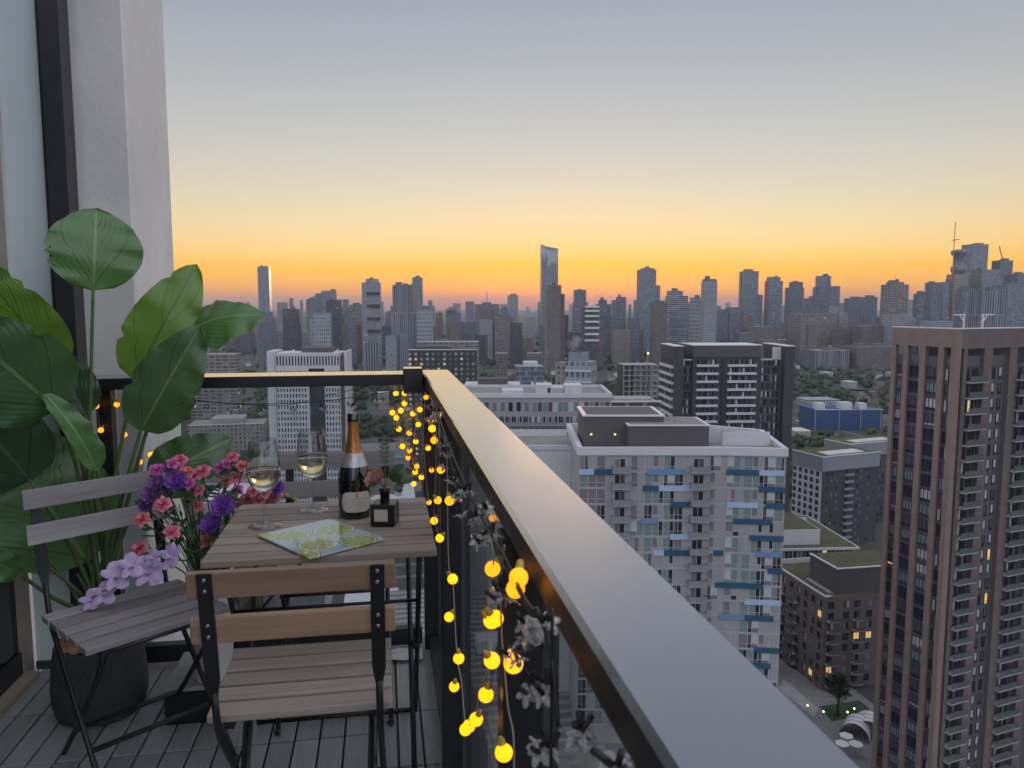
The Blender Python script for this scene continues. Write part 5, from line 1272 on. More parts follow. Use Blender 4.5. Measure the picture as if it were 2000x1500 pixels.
def rose(mb, c, R, axis, seed, mi=0):
    r = random.Random(seed); ax = Vector(axis).normalized(); a0 = ax.orthogonal().normalized(); b0 = ax.cross(a0)
    for ring, (num, lean, hh) in enumerate(((3, 0.15, 0.9), (5, 0.45, 1.0), (6, 0.85, 1.0), (7, 1.3, 0.95))):
        for i in range(num):
            a = 2*math.pi*(i+0.5*ring)/num+r.uniform(-0.2, 0.2); o = a0*math.cos(a)+b0*math.sin(a)
            petal(mb, Vector(c)+o*R*0.10*ring, o, ax+o*lean, R*(0.7+0.16*ring), R*hh, R*0.22, mi)
def diffuser():
    t = bthing('reed_diffuser', 'black cube diffuser with white label holding a blush rose', 'diffuser', 0.0, 2.172, TOP+0.0005, math.radians(-14))
    MB().box(-0.034, 0.034, -0.034, 0.034, 0, 0.064).build('cube', M_SATIN, t, bevel=0.003)
    MB().box(-0.022, 0.016, -0.0352, -0.0345, 0.016, 0.050).build('label', M_LABEL, t)
    MB().lathe([(0.013, 0.064), (0.013, 0.092), (0.015, 0.093), (0.015, 0.104), (0.010, 0.105), (0.0005, 0.104)], 20).build('neck', M_SATIN, t)
    st = MB()
    st.tube([(0, 0, 0.10), (-0.012, -0.004, 0.13), (-0.022, -0.006, 0.145)], 0.002, 6); st.tube([(0, 0, 0.10), (0.002, 0.006, 0.18), (-0.002, 0.01, 0.235)], 0.0014, 6); st.tube([(0, 0, 0.10), (0.016, 0, 0.15), (0.028, 0.004, 0.172)], 0.0016, 6)
    st.build('stems', M_SAGE, t)['kind'] = 'stuff'
    rs = MB(); rose(rs, (-0.020, -0.010, 0.128), 0.027, (-0.35, -0.65, 0.7), 5); rs.build('rose', M_PETALP, t)
    lf = MB()
    for i in range(5):
        z = 0.175+i*0.013
        for s in (-1, 1): petal(lf, (0, 0.008, z), (0, -1, 0.2), (s*1.0, 0, 0.7), 0.010, 0.017, 0.002)
    petal(lf, (-0.002, 0.01, 0.232), (0, -1, 0), (0, 0, 1), 0.010, 0.018, 0.002)
    lf.build('sprig', M_SAGE, t)
    fl = MB(); petal(fl, (0.012, 0.0, 0.150), (0.2, -0.6, 0.7), (1, -0.1, 0.45), 0.026, 0.05, 0.004); petal(fl, (0.012, 0.01, 0.145), (-0.3, -0.6, 0.3), (0.5, 0.2, -0.4), 0.03, 0.05, 0.006); fl.build('dark_leaf', M_STEMG, t)
    gr = MB(); r = random.Random(2)
    for i in range(8): petal(gr, (0.02+r.uniform(0, 0.03), 0.02, 0.10+r.uniform(0, 0.04)), (0, -1, 0.3), (r.uniform(-0.3, 1), 0.2, r.uniform(-0.3, 0.8)), 0.02, 0.032, 0.004)
    gr.build('soft_foliage', M_SAGE, t)['kind'] = 'stuff'
M_STEMG = mat('dark_green_stem', (0.05, 0.10, 0.04), 0.55, 0, 0.25, 30)
diffuser()

# ---- lime-print glass board
def lime_mat():
    m, nt, p = new_mat('lime_print'); tc = N(nt, 'ShaderNodeTexCoord'); sx = N(nt, 'ShaderNodeSeparateXYZ'); nt.links.new(tc.outputs['Object'], sx.inputs[0])
    nz = N(nt, 'ShaderNodeTexNoise'); nz.inputs['Scale'].default_value = 22; nt.links.new(tc.outputs['Object'], nz.inputs['Vector'])
    col = mixc(nt, nz.outputs['Fac'], (0.30, 0.40, 0.47), (0.56, 0.62, 0.66))
    for cx, cy, R in ((-0.052, 0.062, 0.050), (0.058, 0.028, 0.058), (-0.040, -0.052, 0.052), (0.052, -0.100, 0.050), (-0.118, 0.10, 0.042), (-0.115, -0.105, 0.045)):
        dx = mth(nt, 'SUBTRACT', sx.outputs[0], cx); dy = mth(nt, 'SUBTRACT', sx.outputs[1], cy)
        d = mth(nt, 'SQRT', mth(nt, 'ADD', mth(nt, 'MULTIPLY', dx, dx), mth(nt, 'MULTIPLY', dy, dy)))
        an = mth(nt, 'ARCTAN2', dy, dx); seg = mth(nt, 'ABSOLUTE', mth(nt, 'SINE', mth(nt, 'MULTIPLY', an, 4.5)))
        flesh = mixc(nt, mth(nt, 'GREATER_THAN', seg, 0.22), (0.62, 0.66, 0.42), mixc(nt, nz.outputs['Fac'], (0.24, 0.32, 0.07), (0.45, 0.50, 0.17)))
        ring = mixc(nt, mth(nt, 'GREATER_THAN', d, R*0.86), flesh, (0.66, 0.70, 0.50))
        rind = mixc(nt, mth(nt, 'GREATER_THAN', d, R*0.95), ring, (0.14, 0.24, 0.05))
        col = mixc(nt, mth(nt, 'LESS_THAN', d, R), col, rind)
    nt.links.new(col, p.inputs['Base Color']); p.inputs['Roughness'].default_value = 0.12; p.inputs['Coat Weight'].default_value = 0.6
    return m
bd = bthing('serving_board', 'glass serving board printed with lime slices on the table edge', 'board', -0.170, 2.052, TOP+0.0006, math.radians(35.5))
MB().box(-0.112, 0.112, -0.135, 0.135, 0.002, 0.0075).build('board', lime_mat(), bd, bevel=0.0012)
for x in (-0.095, 0.095):
    for y in (-0.118, 0.118): MB().lathe([(0.006, 0.0), (0.006, 0.0022), (0.0005, 0.0022)], 10).build('foot', M_STEEL, bd, (x, y, 0))

# ---- floor things: box, vase, pot
M_VASE = mat('white_ceramic', (0.74, 0.71, 0.68), 0.5, 0, 0.06, 8)
M_POT = mat('charcoal_pot', (0.060, 0.066, 0.070), 0.75, 0, 0.25, 25, 0.8, 160)
M_COIR = mat('coconut_fibre', (0.46, 0.24, 0.12), 0.95, 0, 0.5, 40, 1.0, 90)
t = bthing('storage_box', 'low black storage box with grey lid under the white vase', 'box', -0.61, 2.585)
MB().box(-0.085, 0.125, -0.135, 0.13, 0.0, 0.108).build('body', M_SATIN, t, bevel=0.004); MB().box(-0.088, 0.128, -0.138, 0.133, 0.109, 0.122).build('lid', mat('grey_lid', (0.33, 0.33, 0.33), 0.7, 0, 0.1, 10), t, bevel=0.003)
t = bthing('floor_vase', 'tall off-white cylinder vase holding the bouquet', 'vase', -0.556, 2.515, 0.1225)
MB().lathe([(0.0005, 0.0), (0.056, 0.0), (0.058, 0.006), (0.065, 0.18), (0.070, 0.36), (0.068, 0.362), (0.062, 0.355), (0.056, 0.18), (0.0005, 0.03)], 40).build('body', M_VASE, t)
M_LID = mat('white_sheet', (0.55, 0.55, 0.56), 0.8)
t = bthing('plant_pot', 'round ribbed charcoal pot filled with coconut fibre', 'pot', -0.930, 2.600)
pr = [(0.0005, 0.0), (0.116, 0.0), (0.130, 0.010), (0.141, 0.05), (0.143, 0.10), (0.138, 0.165), (0.129, 0.228), (0.125, 0.238), (0.118, 0.240), (0.116, 0.228), (0.118, 0.20)]
MB().lathe(pr, 56).build('pot', M_POT, t)
q = MB(); r = random.Random(9); n = 40
vs = [(0, 0, 0.268)]
for k in range(1, 6):
    for j in range(n): a = 2*math.pi*j/n; R = 0.117*k/5; vs.append((R*math.cos(a), R*math.sin(a), 0.268-0.034*(k/5)**2+r.uniform(-0.008, 0.014)))
fs = [(0, 1+j, 1+(j+1) % n) for j in range(n)]+[(1+k*n+j, 1+(k+1)*n+j, 1+(k+1)*n+(j+1) % n, 1+k*n+(j+1) % n) for k in range(4) for j in range(n)]
q.add(vs, fs, 0, True); q.build('fibre', M_COIR, t)
t = bthing('paper_sheet', 'crumpled white sheet on the deck by the corner post', 'paper', 0.065, 2.80, 0.004)
q = MB(); vs = []; n = 7
for i in range(n):
    for j in range(n): x = (i/(n-1)-0.5)*0.13; y = (j/(n-1)-0.5)*0.09; vs.append((x, y, 0.008+0.016*abs(mnoise.noise(Vector((x*30, y*30, 2))))))
q.add(vs, [(i*n+j, (i+1)*n+j, (i+1)*n+j+1, i*n+j+1) for i in range(n-1) for j in range(n-1)]); q.build('sheet', M_LID, t)
# ================================================================== potted plant and cut flowers
def leaf_mat(name, c1, c2, vein, gloss=0.3):
    m, nt, p = new_mat(name); uvn = N(nt, 'ShaderNodeUVMap'); sx = N(nt, 'ShaderNodeSeparateXYZ'); nt.links.new(uvn.outputs[0], sx.inputs[0])
    au = mth(nt, 'ABSOLUTE', sx.outputs[0])
    ph = mth(nt, 'SUBTRACT', mth(nt, 'MULTIPLY', sx.outputs[1], 60.0), mth(nt, 'MULTIPLY', au, 14.0))
    fine = mth(nt, 'MULTIPLY_ADD', mth(nt, 'SINE', mth(nt, 'MULTIPLY', ph, 3.0)), 0.5, 0.5)
    ph2 = mth(nt, 'FRACT', mth(nt, 'MULTIPLY', ph, 0.085)); main = mth(nt, 'LESS_THAN', ph2, 0.035)
    mid = mth(nt, 'LESS_THAN', au, 0.035)
    tc = N(nt, 'ShaderNodeTexCoord'); nz = N(nt, 'ShaderNodeTexNoise'); nz.inputs['Scale'].default_value = 9; nz.inputs['Detail'].default_value = 4; nt.links.new(tc.outputs['Object'], nz.inputs['Vector'])
    c = mixc(nt, nz.outputs['Fac'], c1, c2); c = mixc(nt, mth(nt, 'MULTIPLY', fine, 0.10), c, tuple(q*0.55 for q in c1))
    c = mixc(nt, mth(nt, 'MULTIPLY', main, 0.70), c, tuple(q*0.35 for q in c1)); c = mixc(nt, mth(nt, 'MULTIPLY', mid, 0.8), c, vein)
    nt.links.new(c, p.inputs['Base Color']); p.inputs['Roughness'].default_value = gloss; p.inputs['Specular IOR Level'].default_value = 0.75; p.inputs['Coat Weight'].default_value = 0.35; p.inputs['Coat Roughness'].default_value = 0.18
    p.inputs['Subsurface Weight'].default_value = 0.0
    bp = N(nt, 'ShaderNodeBump'); bp.inputs['Strength'].default_value = 0.26; bp.inputs['Distance'].default_value = 0.002
    nt.links.new(mth(nt, 'ADD', fine, mth(nt, 'MULTIPLY', main, -2.0)), bp.inputs['Height']); nt.links.new(bp.outputs[0], p.inputs['Normal'])
    # thin blade: some light passes through from behind
    out = nt.nodes['Material Output']; tr = N(nt, 'ShaderNodeBsdfTranslucent'); mx = N(nt, 'ShaderNodeMixShader'); mx.inputs[0].default_value = 0.30
    nt.links.new(mixc(nt, 0.35, c, (0.20, 0.34, 0.02)), tr.inputs[0]); nt.links.new(p.outputs[0], mx.inputs[1]); nt.links.new(tr.outputs[0], mx.inputs[2]); nt.links.new(mx.outputs[0], out.inputs[0])
    return m
LEAF = {'mid': leaf_mat('leaf_mid', (0.085, 0.220, 0.070), (0.130, 0.290, 0.085), (0.28, 0.42, 0.15)),
        'bright': leaf_mat('leaf_bright', (0.130, 0.290, 0.035), (0.190, 0.370, 0.055), (0.07, 0.15, 0.03)),
        'dark': leaf_mat('leaf_dark', (0.052, 0.135, 0.055), (0.085, 0.195, 0.070), (0.22, 0.34, 0.12), 0.24),
        'deep': leaf_mat('leaf_deep', (0.042, 0.100, 0.058), (0.062, 0.140, 0.072), (0.12, 0.20, 0.09), 0.24)}
M_STALK = mat('leaf_stalk', (0.085, 0.140, 0.050), 0.5, 0, 0.3, 12)
def blade(name, par, base, tip, width, kind, fold=0.12, bend=0.03, wave=0.006, side=None, shape=0.62, seed=0, twist=0.0):
    """leaf blade from base to tip; bend pushes its middle towards the viewer, fold raises both halves into a shallow V"""
    base = Vector(base); tip = Vector(tip); ax = (tip-base); L = ax.length; ax.normalize()
    view = (-(base+tip)/2+Vector((0, 0, EYE))).normalized(); nrm = (view-ax*view.dot(ax)).normalized()
    if side is not None: nrm = (nrm+Vector(side)).normalized(); nrm = (nrm-ax*nrm.dot(ax)).normalized()
    n, m = 22, 6; vs = []; uvs = []; r = random.Random(seed); cuts = {r.randrange(5, 20): r.choice((-1, 1)) for _ in range(2)}
    for i in range(n+1):
        f = i/n; prof = (math.sin(math.pi*f**shape))**0.62 if 0 < f < 1 else 0.0
        a = twist*(f-0.5); nn = nrm*math.cos(a)+ax.cross(nrm)*math.sin(a); ss = ax.cross(nn)
        c = base+ax*L*f+nn*bend*math.sin(math.pi*f)-Vector((0, 0, 1))*bend*0.6*f*f
        for j in range(-m, m+1):
            g_ = j/m; w = width/2*prof
            if i in cuts and g_*cuts[i] > 0.4: w *= 0.84
            p = c+ss*w*g_+nn*(fold*abs(g_)*w+wave*math.sin(f*23+g_*2+seed)*abs(g_)+wave*0.6*math.sin(f*51+seed*2)*g_*g_)
            vs.append(p); uvs.append((g_, f*L))
    k = 2*m+1; fs = [(i*k+j, i*k+j+1, (i+1)*k+j+1, (i+1)*k+j) for i in range(n) for j in range(2*m)]
    me = bpy.data.meshes.new(name); me.from_pydata([tuple(v) for v in vs], [], fs); me.materials.append(LEAF[kind])
    ul = me.uv_layers.new(name='UVMap')
    for lp in me.loops: ul.data[lp.index].uv = uvs[lp.vertex_index]
    me.polygons.foreach_set('use_smooth', [True]*len(me.polygons)); me.update()
    return put(name, me, par)
PL = bthing('artificial_plant', 'tall banana-leaf plant with broad green leaves growing from the charcoal pot', 'plant')
root = Vector((-0.930, 2.600, 0.25))
def B3(x, y, v): return bal_v(x, y, v)
def stalk(pts, r0=0.008, r1=0.0045, name='stalk'):
    pts = [Vector(p) for p in pts]; out = []
    for i in range(len(pts)-1):                                             # smooth the way up
        p0 = pts[max(0, i-1)]; p1 = pts[i]; p2 = pts[i+1]; p3 = pts[min(len(pts)-1, i+2)]
        for k in range(6):
            t_ = k/6; out.append(0.5*((2*p1)+(p2-p0)*t_+(2*p0-5*p1+4*p2-p3)*t_*t_+(3*p1-p0-3*p2+p3)*t_**3))
    out.append(pts[-1]); n = len(out)
    return MB().tube(out, [r0+(r1-r0)*i/(n-1) for i in range(n)], 8).build(name, M_STALK, PL)
def rt(a): return root+Vector((0.05*math.cos(a), 0.05*math.sin(a), -0.01))
# (base px, tip px, v of base, v of tip, width, kind, ...)
LV = [
 ((182, 568), (188, 394), 2.60, 2.66, 0.272, 'mid', dict(fold=0.10, bend=0.035, shape=0.80, seed=1), [(177, 760), (173, 900), (178, 1060)]),
 ((262, 742), (384, 505), 2.72, 2.76, 0.215, 'bright', dict(fold=0.16, bend=0.03, shape=0.70, seed=2), [(240, 850), (220, 960), (205, 1080)]),
 ((274, 842), (392, 624), 2.58, 2.54, 0.205, 'dark', dict(fold=0.14, bend=0.03, shape=0.72, seed=3), [(258, 900), (232, 1000), (212, 1090)]),
 ((352, 668), (520, 598), 2.74, 2.66, 0.200, 'mid', dict(fold=-0.30, bend=0.05, shape=0.66, seed=4, side=(0.0, 0.15, 0.75)), [(300, 800), (262, 930), (222, 1080)]),
 ((112, 716), (-70, 478), 2.62, 2.40, 0.185, 'bright', dict(fold=0.10, bend=0.03, shape=0.6, seed=5), [(140, 820), (165, 930), (185, 1080)]),
 ((112, 800), (-120, 596), 2.50, 2.30, 0.290, 'dark', dict(fold=0.12, bend=0.03, shape=0.66, seed=6), [(140, 880), (165, 980), (188, 1090)]),
 ((168, 812), (92, 672), 2.74, 2.76, 0.165, 'deep', dict(fold=0.15, bend=0.02, shape=0.7, seed=7), [(182, 900), (190, 1000)]),
 ((192, 922), (70, 742), 2.52, 2.46, 0.085, 'mid', dict(fold=0.5, bend=0.03, shape=0.6, seed=8, side=(0.5, 0, 0.3)), [(205, 1000), (208, 1090)]),
 ((172, 1098), (-40, 800), 2.76, 2.72, 0.400, 'mid', dict(fold=0.08, bend=0.04, shape=0.72, seed=9), [(180, 1130)]),
 ((296, 948), (456, 846), 2.74, 2.78, 0.200, 'dark', dict(fold=-0.10, bend=0.03, shape=0.64, seed=10, side=(0, 0, 0.25)), [(268, 985), (238, 1050), (218, 1120)]),
 ((40, 1122), (-80, 1060), 2.40, 2.30, 0.080, 'mid', dict(fold=0.3, bend=0.02, seed=11), [(100, 1165), (160, 1200)]),
 ((60, 940), (-140, 700), 2.55, 2.35, 0.260, 'deep', dict(fold=0.12, bend=0.03, seed=12), [(110, 1020), (160, 1110)]),
]
for i, (b, tp, vb, vt, w, kind, kw, via) in enumerate(LV):
    base, tip = B3(*b, vb), B3(*tp, vt)
    k = dict(kw); 
    blade('leaf', PL, base, tip, w, kind, **k)
    n = len(via); pts = [base+(tip-base)*0.02]
    for j, (x, y) in enumerate(via):
        f = (j+1)/(n+1); pts.append(B3(x, y, vb+(2.60-vb)*f))
    pts.append(rt(i*1.1)); stalk(list(reversed(pts)), 0.0085, 0.005)
for a, (x, y, v) in enumerate(((60, 1085, 2.62), (95, 1095, 2.70), (232, 1010, 2.66), (150, 1120, 2.6))):
    e = B3(x, y, v); stalk([rt(a*1.7+0.4), (rt(a*1.7+0.4)+e)/2+Vector((0.0, 0, 0.03)), e], 0.0075, 0.004)

# ---- cut flowers
FC = {'pink': mat('carnation_pink', (0.78, 0.22, 0.33), 0.75, 0, 0.3, 60), 'coral': mat('carnation_coral', (0.80, 0.24, 0.25), 0.75, 0, 0.35, 60),
      'magenta': mat('carnation_magenta', (0.68, 0.16, 0.48), 0.75, 0, 0.3, 60), 'purple': mat('lisianthus_purple', (0.33, 0.13, 0.58), 0.65, 0, 0.35, 50),
      'violet': mat('stock_violet', (0.32, 0.15, 0.42), 0.7, 0, 0.3, 50), 'lilac': mat('orchid_lilac', (0.52, 0.40, 0.64), 0.55, 0, 0.22, 40), 'yellow': mat('filler_yellow', (0.35, 0.34, 0.03), 0.8, 0, 0.3, 50)}
def carnation(name, par, c, R, kind, seed, axis=(0, -0.4, 1)):
    r = random.Random(seed); mb = MB(); ax = Vector(axis).normalized(); a0 = ax.orthogonal().normalized(); b0 = ax.cross(a0)
    for layer in range(5):
        rr = R*(1.0-0.15*layer); up = R*(0.04+0.17*layer); n = 30; vs = [Vector(c)-ax*R*0.35]
        ph = r.uniform(0, 6)
        for k in (0.45, 0.8, 1.0):
            for j in range(n):
                a = 2*math.pi*j/n; fr = (0.20*math.sin(a*9+ph)+0.12*math.sin(a*17+ph*2)+r.uniform(-0.08, 0.08))*k*k
                q = rr*k*(1+0.12*math.sin(a*5+ph)); vs.append(Vector(c)+(a0*math.cos(a)+b0*math.sin(a))*q+ax*(up*k+fr*R*0.55-0.08*R*k*k))
        fs = [(0, 1+j, 1+(j+1) % n) for j in range(n)]+[(1+k*n+j, 1+(k+1)*n+j, 1+(k+1)*n+(j+1) % n, 1+k*n+(j+1) % n) for k in range(2) for j in range(n)]
        mb.add(vs, fs, 0, True)
    return mb.build(name, FC[kind], par)
vase_top = Vector((-0.556, 2.515, 0.47))
BQ = bthing('bouquet', 'bouquet of pink carnations and purple blooms in the tall white vase', 'flowers')
HEADS = [(350, 900, 'pink'), (381, 928, 'coral'), (306, 917, 'magenta'), (387, 988, 'coral'), (336, 1038, 'pink'), (402, 1056, 'coral'), (444, 906, 'magenta'), (474, 910, 'coral'), (461, 932, 'pink'),
         (463, 957, 'magenta'), (452, 968, 'coral'), (494, 958, 'pink'), (388, 958, 'pink'), (278, 1014, 'coral'), (272, 1072, 'pink'), (515, 962, 'coral'), (482, 975, 'pink'), (520, 940, 'magenta'), (430, 912, 'magenta'), (455, 892, 'pink'), (440, 940, 'coral'), (472, 985, 'coral'), (505, 978, 'pink'), (536, 968, 'pink'), (365, 922, 'coral'), (370, 945, 'magenta'), (396, 920, 'pink'), (337, 905, 'magenta'), (318, 985, 'pink')]
r = random.Random(6)
for i, (x, y, kd) in enumerate(HEADS):
    v = (2.44+r.uniform(-0.05, 0.06)) if x < 415 else (2.56+r.uniform(-0.03, 0.05)); c = bal_v(x, y, v)
    if c.x < -0.62 and y > 960: c = bal_v(x, y, 2.36)
    R = r.uniform(0.019, 0.026) if kd != 'magenta' else r.uniform(0.017, 0.023)
    carnation('carnation', BQ, c, R, kd, i, (r.uniform(-0.4, 0.4), -0.7, 0.8))
    s = vase_top+Vector((r.uniform(-0.03, 0.03), r.uniform(-0.03, 0.03), -0.1)); md = (s+c)/2+Vector((0, 0, 0.05))
    MB().tube([s, s*0.6+c*0.4+Vector((0, 0, 0.03)), md*0.4+c*0.6, c-Vector((0, 0, 0.012))], [0.0022, 0.0022, 0.002, 0.004], 6).build('stem', M_STEMG, BQ)
for i, (x, y, kd, R) in enumerate(((346, 943, 'purple', 0.029), (436, 990, 'purple', 0.031), (414, 1026, 'purple', 0.028), (298, 968, 'violet', 0.028), (540, 955, 'purple', 0.022), (308, 945, 'violet', 0.022), (330, 915, 'violet', 0.018), (285, 990, 'violet', 0.018))):
    c = bal_v(x, y, 2.40 if x < 500 else 2.58); mb = MB(); rose(mb, c, R, (r.uniform(-0.3, 0.3), -0.8, 0.6), 40+i); mb.build('lisianthus', FC[kd], BQ)
    s = vase_top+Vector((r.uniform(-0.03, 0.03), r.uniform(-0.03, 0.03), -0.1)); MB().tube([s, (s+c)/2+Vector((0, 0, 0.04)), c], [0.0024, 0.0022, 0.003], 6).build('stem', M_STEMG, BQ)
gr = MB()
for i in range(130):                                                        # filler greenery between the heads
    a = bal_v(r.uniform(290, 480), r.uniform(930, 1090), r.uniform(2.42, 2.58)); d = Vector((r.gauss(0, 1), r.gauss(0, 1), r.gauss(0.6, 1))).normalized()
    petal(gr, a, (0, -1, 0.3), d, r.uniform(0.005, 0.012), r.uniform(0.025, 0.055), 0.003, 0, 4)
for i in range(26):
    e = bal_v(r.uniform(310, 440), r.uniform(960, 1060), r.uniform(2.42, 2.56)); s = vase_top+Vector((r.uniform(-0.035, 0.035), r.uniform(-0.035, 0.035), -0.06)); gr.tube([s, (s+e)/2, e], 0.0014, 5)
gr.build('filler_foliage', M_STEMG, BQ)['kind'] = 'stuff'
yl = MB()
for x, y in ((575, 975), (560, 968), (520, 1098), (505, 1104), (535, 1100), (470, 1120)): yl.ball(bal_v(x, y, 2.66), 0.009, 8, 5)
yl.build('yellow_filler', FC['yellow'], BQ)['kind'] = 'stuff'
OS = bthing('orchid_spray', 'spray of lilac orchids drooping over the weathered grey chair seat', 'flowers')
sp = [vase_top+Vector((0, 0, -0.05)), bal_v(372, 1096, 2.46), bal_v(330, 1092, 2.36), bal_v(285, 1106, 2.32), bal_v(235, 1135, 2.30), bal_v(180, 1168, 2.30)]
MB().tube(sp, 0.0022, 6).build('stem', M_STEMG, OS)
for i, (x, y, R) in enumerate(((334, 1088, 0.040), (290, 1118, 0.046), (258, 1106, 0.040), (228, 1126, 0.044), (205, 1160, 0.036), (178, 1172, 0.032), (300, 1090, 0.030))):
    c = bal_v(x, y, 2.30); mb = MB(); ax = Vector((r.uniform(-0.4, 0.4), -0.8, 0.5)).normalized(); a0 = ax.orthogonal().normalized(); b0 = ax.cross(a0)
    for k in range(5):
        a = 2*math.pi*k/5+r.uniform(0, 0.5); o = a0*math.cos(a)+b0*math.sin(a); petal(mb, c, ax, o+ax*0.15, R*(0.95 if k % 2 else 0.6), R, R*0.14)
    petal(mb, c, ax, ax+Vector((0, 0, -0.4)), R*0.4, R*0.45, R*0.2)
    mb.build('orchid', FC['lilac'], OS)
# ================================================================== string lights
M_WIRE = mat('clear_wire', (0.38, 0.33, 0.26), 0.35); M_WIREB = mat('black_wire', (0.012, 0.012, 0.014), 0.5)
M_BULB = glow('warm_globe', (1.0, 0.365, 0.003), 2.3)
M_BULB2 = glow('amber_globe', (1.0, 0.33, 0.006), 1.9)
M_CLEAR = mat('clear_acrylic', (0.95, 0.94, 0.94), 0.08, 0, spec=1.0)
m_, nt_2, p_2 = M_CLEAR, M_CLEAR.node_tree, M_CLEAR.node_tree.nodes['Principled BSDF']
p_2.inputs['Transmission Weight'].default_value = 0.75
M_SOCK = mat('amber_socket', (0.55, 0.36, 0.06), 0.3)
bulb_me = MB().ball((0, 0, 0), 0.0102, 14, 10).mesh('globe', M_BULB); bulb_me2 = MB().ball((0, 0, 0), 0.0096, 14, 10).mesh('globe', M_BULB2)
sock_me = MB().lathe([(0.0050, 0.0085), (0.0042, 0.014), (0.0025, 0.018), (0.0005, 0.018)], 10).mesh('socket', M_SOCK)
def smooth(pts, k=5):
    pts = [Vector(p) for p in pts]; out = []
    for i in range(len(pts)-1):
        p0 = pts[max(0, i-1)]; p1 = pts[i]; p2 = pts[i+1]; p3 = pts[min(len(pts)-1, i+2)]
        for q in range(k):
            t_ = q/k; out.append(0.5*((2*p1)+(p2-p0)*t_+(2*p0-5*p1+4*p2-p3)*t_*t_+(3*p1-p0-3*p2+p3)*t_**3))
    return out+[pts[-1]]
def wire(par, pts, m=None, r_=0.0011, name='wire'): return MB().tube(smooth(pts), r_, 5).build(name, m or M_WIRE, par)
rg = random.Random(3)
def globe(par, p, up=True):
    o = put('globe', bulb_me2 if rg.random() < 0.35 else bulb_me, par, p, (rg.uniform(-0.7, 0.7), rg.uniform(-0.7, 0.7), 0)); put('socket', sock_me, o); return o
UR = 0.128
def ru(x, y, du=0.0): return bal_u(x, y, UR+du)
def strand(label, wires, globes, place):
    t = bthing('string_light', label, 'string lights', group='warm globe string lights')
    for w in wires: wire(t, [place(*p) for p in w])
    for g_ in globes: globe(t, place(*g_))
    return t
strand('warm yellow globe lights hanging down the corner post', [[(828, 770), (829, 800), (827, 860), (831, 920), (837, 985)]],
       [(832, 776), (836, 875), (838, 981), (843, 918)], lambda x, y: bal_v(x, y, 2.80))
strand('warm yellow globe lights trailing on the far glass beside the corner post', [[(812, 791), (790, 850), (767, 881)], [(815, 780), (812, 830), (806, 900), (823, 935)]],
       [(817, 829), (799, 846), (823, 932), (797, 894), (814, 911), (790, 788), (811, 922), (773, 768), (783, 802), (800, 880), (766, 806), (774, 816), (790, 768), (806, 808), (786, 872), (812, 862), (820, 800), (808, 945), (779, 838)], lambda x, y: bal_v(x, y, 2.86))  # some of these glowing globes stand in for lamp reflections in the glass
strand('warm yellow globe lights hanging by the table corner, short double strand', [[(846, 812), (852, 845), (851, 905), (850, 960), (848, 1008), (858, 1050)], [(858, 835), (860, 880), (861, 915)]],
       [(844, 837), (861, 917), (855, 977), (848, 1017), (859, 1051), (848, 860)], ru)
strand('long warm yellow globe strand hanging down the middle post', [[(868, 850), (873, 905), (874, 978), (876, 1100), (884, 1131), (888, 1200), (893, 1286), (901, 1330), (909, 1412), (920, 1395)]],
       [(878, 978), (884, 1131), (877, 1205), (896, 1286), (887, 1341), (909, 1425), (916, 1418)], ru)
strand('warm yellow globe strand hanging in a loop nearer the camera', [[(958, 1040), (964, 1090), (958, 1150), (954, 1190), (952, 1250), (958, 1280), (947, 1320), (937, 1345), (930, 1395), (915, 1420)]],
       [(962, 1111), (960, 1212), (967, 1208), (961, 1290), (949, 1357), (930, 1405)], ru)
strand('nearest warm yellow globe strand hanging below the railing cap', [[(985, 1065), (978, 1150), (980, 1240), (985, 1300), (992, 1380), (1002, 1430), (1004, 1500), (1006, 1560)]],
       [(1013, 1128), (1003, 1296), (984, 1470), (1007, 1150)], ru)
strand('warm yellow globe lights wound round the left railing post behind the leaves', [[(215, 765), (232, 800), (252, 850), (275, 880), (300, 905)], [(200, 768), (190, 793), (196, 840)]],
       [(188, 793), (228, 790), (197, 840), (243, 849), (295, 888), (273, 902), (250, 782)], lambda x, y: bal_v(x, y, 2.84))

# clear blossom string on a black wire
def blossom_mesh():
    mb = MB()
    for k in range(5):
        a = 2*math.pi*k/5; o = Vector((math.cos(a), math.sin(a), 0)); petal(mb, o*0.002, (0, 0, 1), o+Vector((0, 0, 0.55)), 0.0070, 0.0105, 0.0013, 0, 4)
    mb.ball((0, 0, 0.003), 0.003, 8, 5); return mb.mesh('blossom', M_CLEAR)
bl_me = blossom_mesh(); hold_me = MB().tube([(0, 0, 0), (0, 0, -0.014)], 0.0024, 6).mesh('holder', M_WIREB)
def blossoms(par, c, n, spread):
    for i in range(n):
        p = Vector(c)+Vector((rg.uniform(-1, 1), rg.uniform(-0.4, 0.4), rg.uniform(-0.8, 0.3)))*spread
        o = put('blossom', bl_me, par, p, (math.pi+rg.uniform(-0.9, 0.9), rg.uniform(-0.9, 0.9), rg.uniform(0, 6))); put('holder', hold_me, o)
t = bthing('blossom_string', 'clear blossom lights on a black wire strung along the far railing', 'string lights', group='clear blossom string lights')
pv = lambda x, y: bal_v(x, y, 2.80)
wire(t, [pv(*p) for p in ((255, 762), (330, 772), (400, 784), (490, 789), (600, 786), (690, 776), (770, 764), (812, 755))], M_WIREB, 0.0016)
wire(t, [pv(*p) for p in ((365, 778), (440, 788), (560, 791), (640, 772), (720, 754))], M_WIREB, 0.0012)
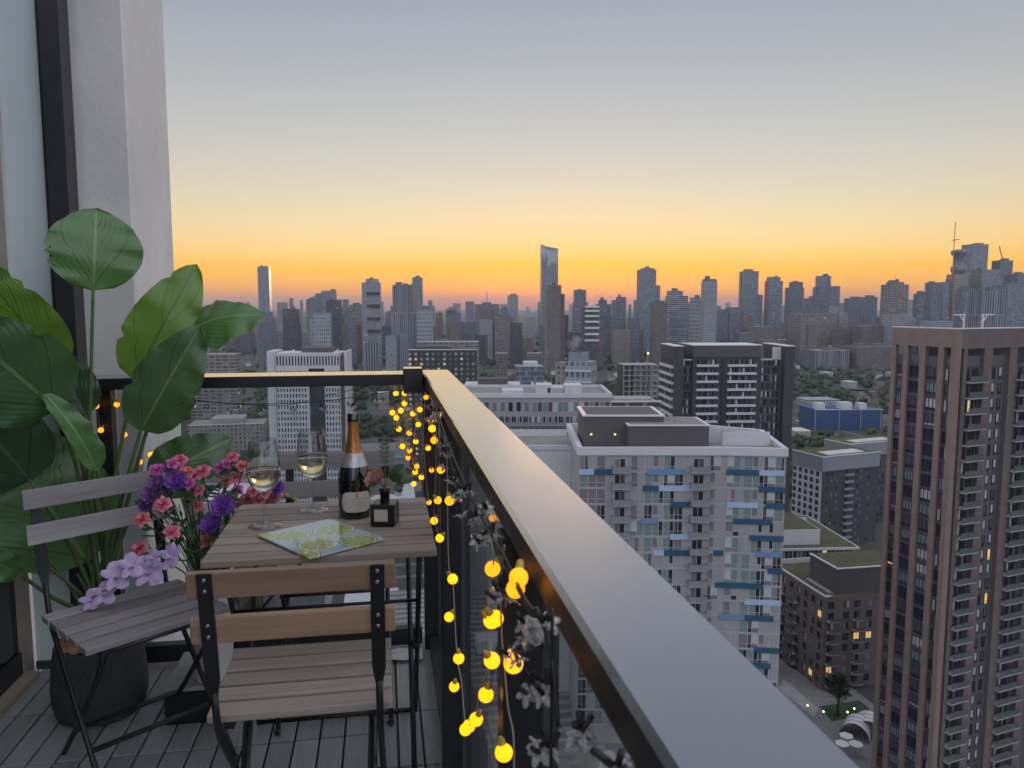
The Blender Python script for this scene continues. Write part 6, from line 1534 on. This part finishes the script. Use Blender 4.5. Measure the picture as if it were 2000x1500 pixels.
for x, y in ((378, 789), (402, 797), (448, 804), (462, 796), (508, 804), (520, 800), (570, 802), (578, 795), (628, 794), (634, 797), (683, 790), (690, 793), (738, 782), (745, 780), (798, 768)):
    blossoms(t, pv(x, y), 2, 0.008)
t = bthing('blossom_string', 'clear blossom lights on black wire bunched along the inside of the open railing', 'string lights', group='clear blossom string lights')
pu = lambda x, y: bal_u(x, y, 0.125)
wire(t, [pu(*p) for p in ((838, 772), (852, 800), (866, 840), (885, 890), (905, 935), (930, 990), (962, 1050), (985, 1085), (1020, 1160), (1060, 1220), (1080, 1300), (1090, 1420))], M_WIREB, 0.0018)
wire(t, [pu(*p) for p in ((842, 785), (862, 845), (880, 900), (900, 950), (950, 1010), (968, 1075), (1000, 1130), (1040, 1205))], M_WIREB, 0.0014)
wire(t, [pu(*p) for p in ((1079, 1190), (1078, 1300), (1077, 1420), (1076, 1520))], M_WIREB, 0.0014)
wire(t, [pu(*p) for p in ((1000, 1275), (1030, 1272), (1060, 1260))], M_WIREB, 0.0014)
for x, y, n in ((836, 790, 3), (845, 812, 4), (852, 806, 3), (838, 818, 4), (864, 862, 3), (872, 884, 4), (868, 905, 3), (890, 932, 3), (900, 960, 3), (912, 955, 3), (928, 1005, 3), (940, 985, 2), (905, 1000, 2), (950, 1035, 3), (945, 1050, 3), (978, 1140, 4), (986, 1155, 3),
                 (1040, 1215, 3), (1060, 1200, 3), (1030, 1235, 2), (1005, 1272, 2), (1040, 1335, 3), (1055, 1340, 2), (1070, 1450, 4), (1110, 1435, 3), (1210, 1490, 3)):
    blossoms(t, pu(x, y), n, 0.010)
# ================================================================== the air
m = bpy.data.materials.new('haze_air'); m.use_nodes = True; nt = m.node_tree; nt.nodes.clear()
o = N(nt, 'ShaderNodeOutputMaterial'); pv = N(nt, 'ShaderNodeVolumePrincipled')
pv.inputs['Color'].default_value = (0.88, 0.92, 1.0, 1); pv.inputs['Density'].default_value = 0.00006; pv.inputs['Anisotropy'].default_value = 0.25
nt.links.new(pv.outputs[0], o.inputs['Volume'])
hz = MB().box(-19500, 19500, -19500, 19500, GROUND-1, 180).build('haze', m); tag(hz, kind='stuff')
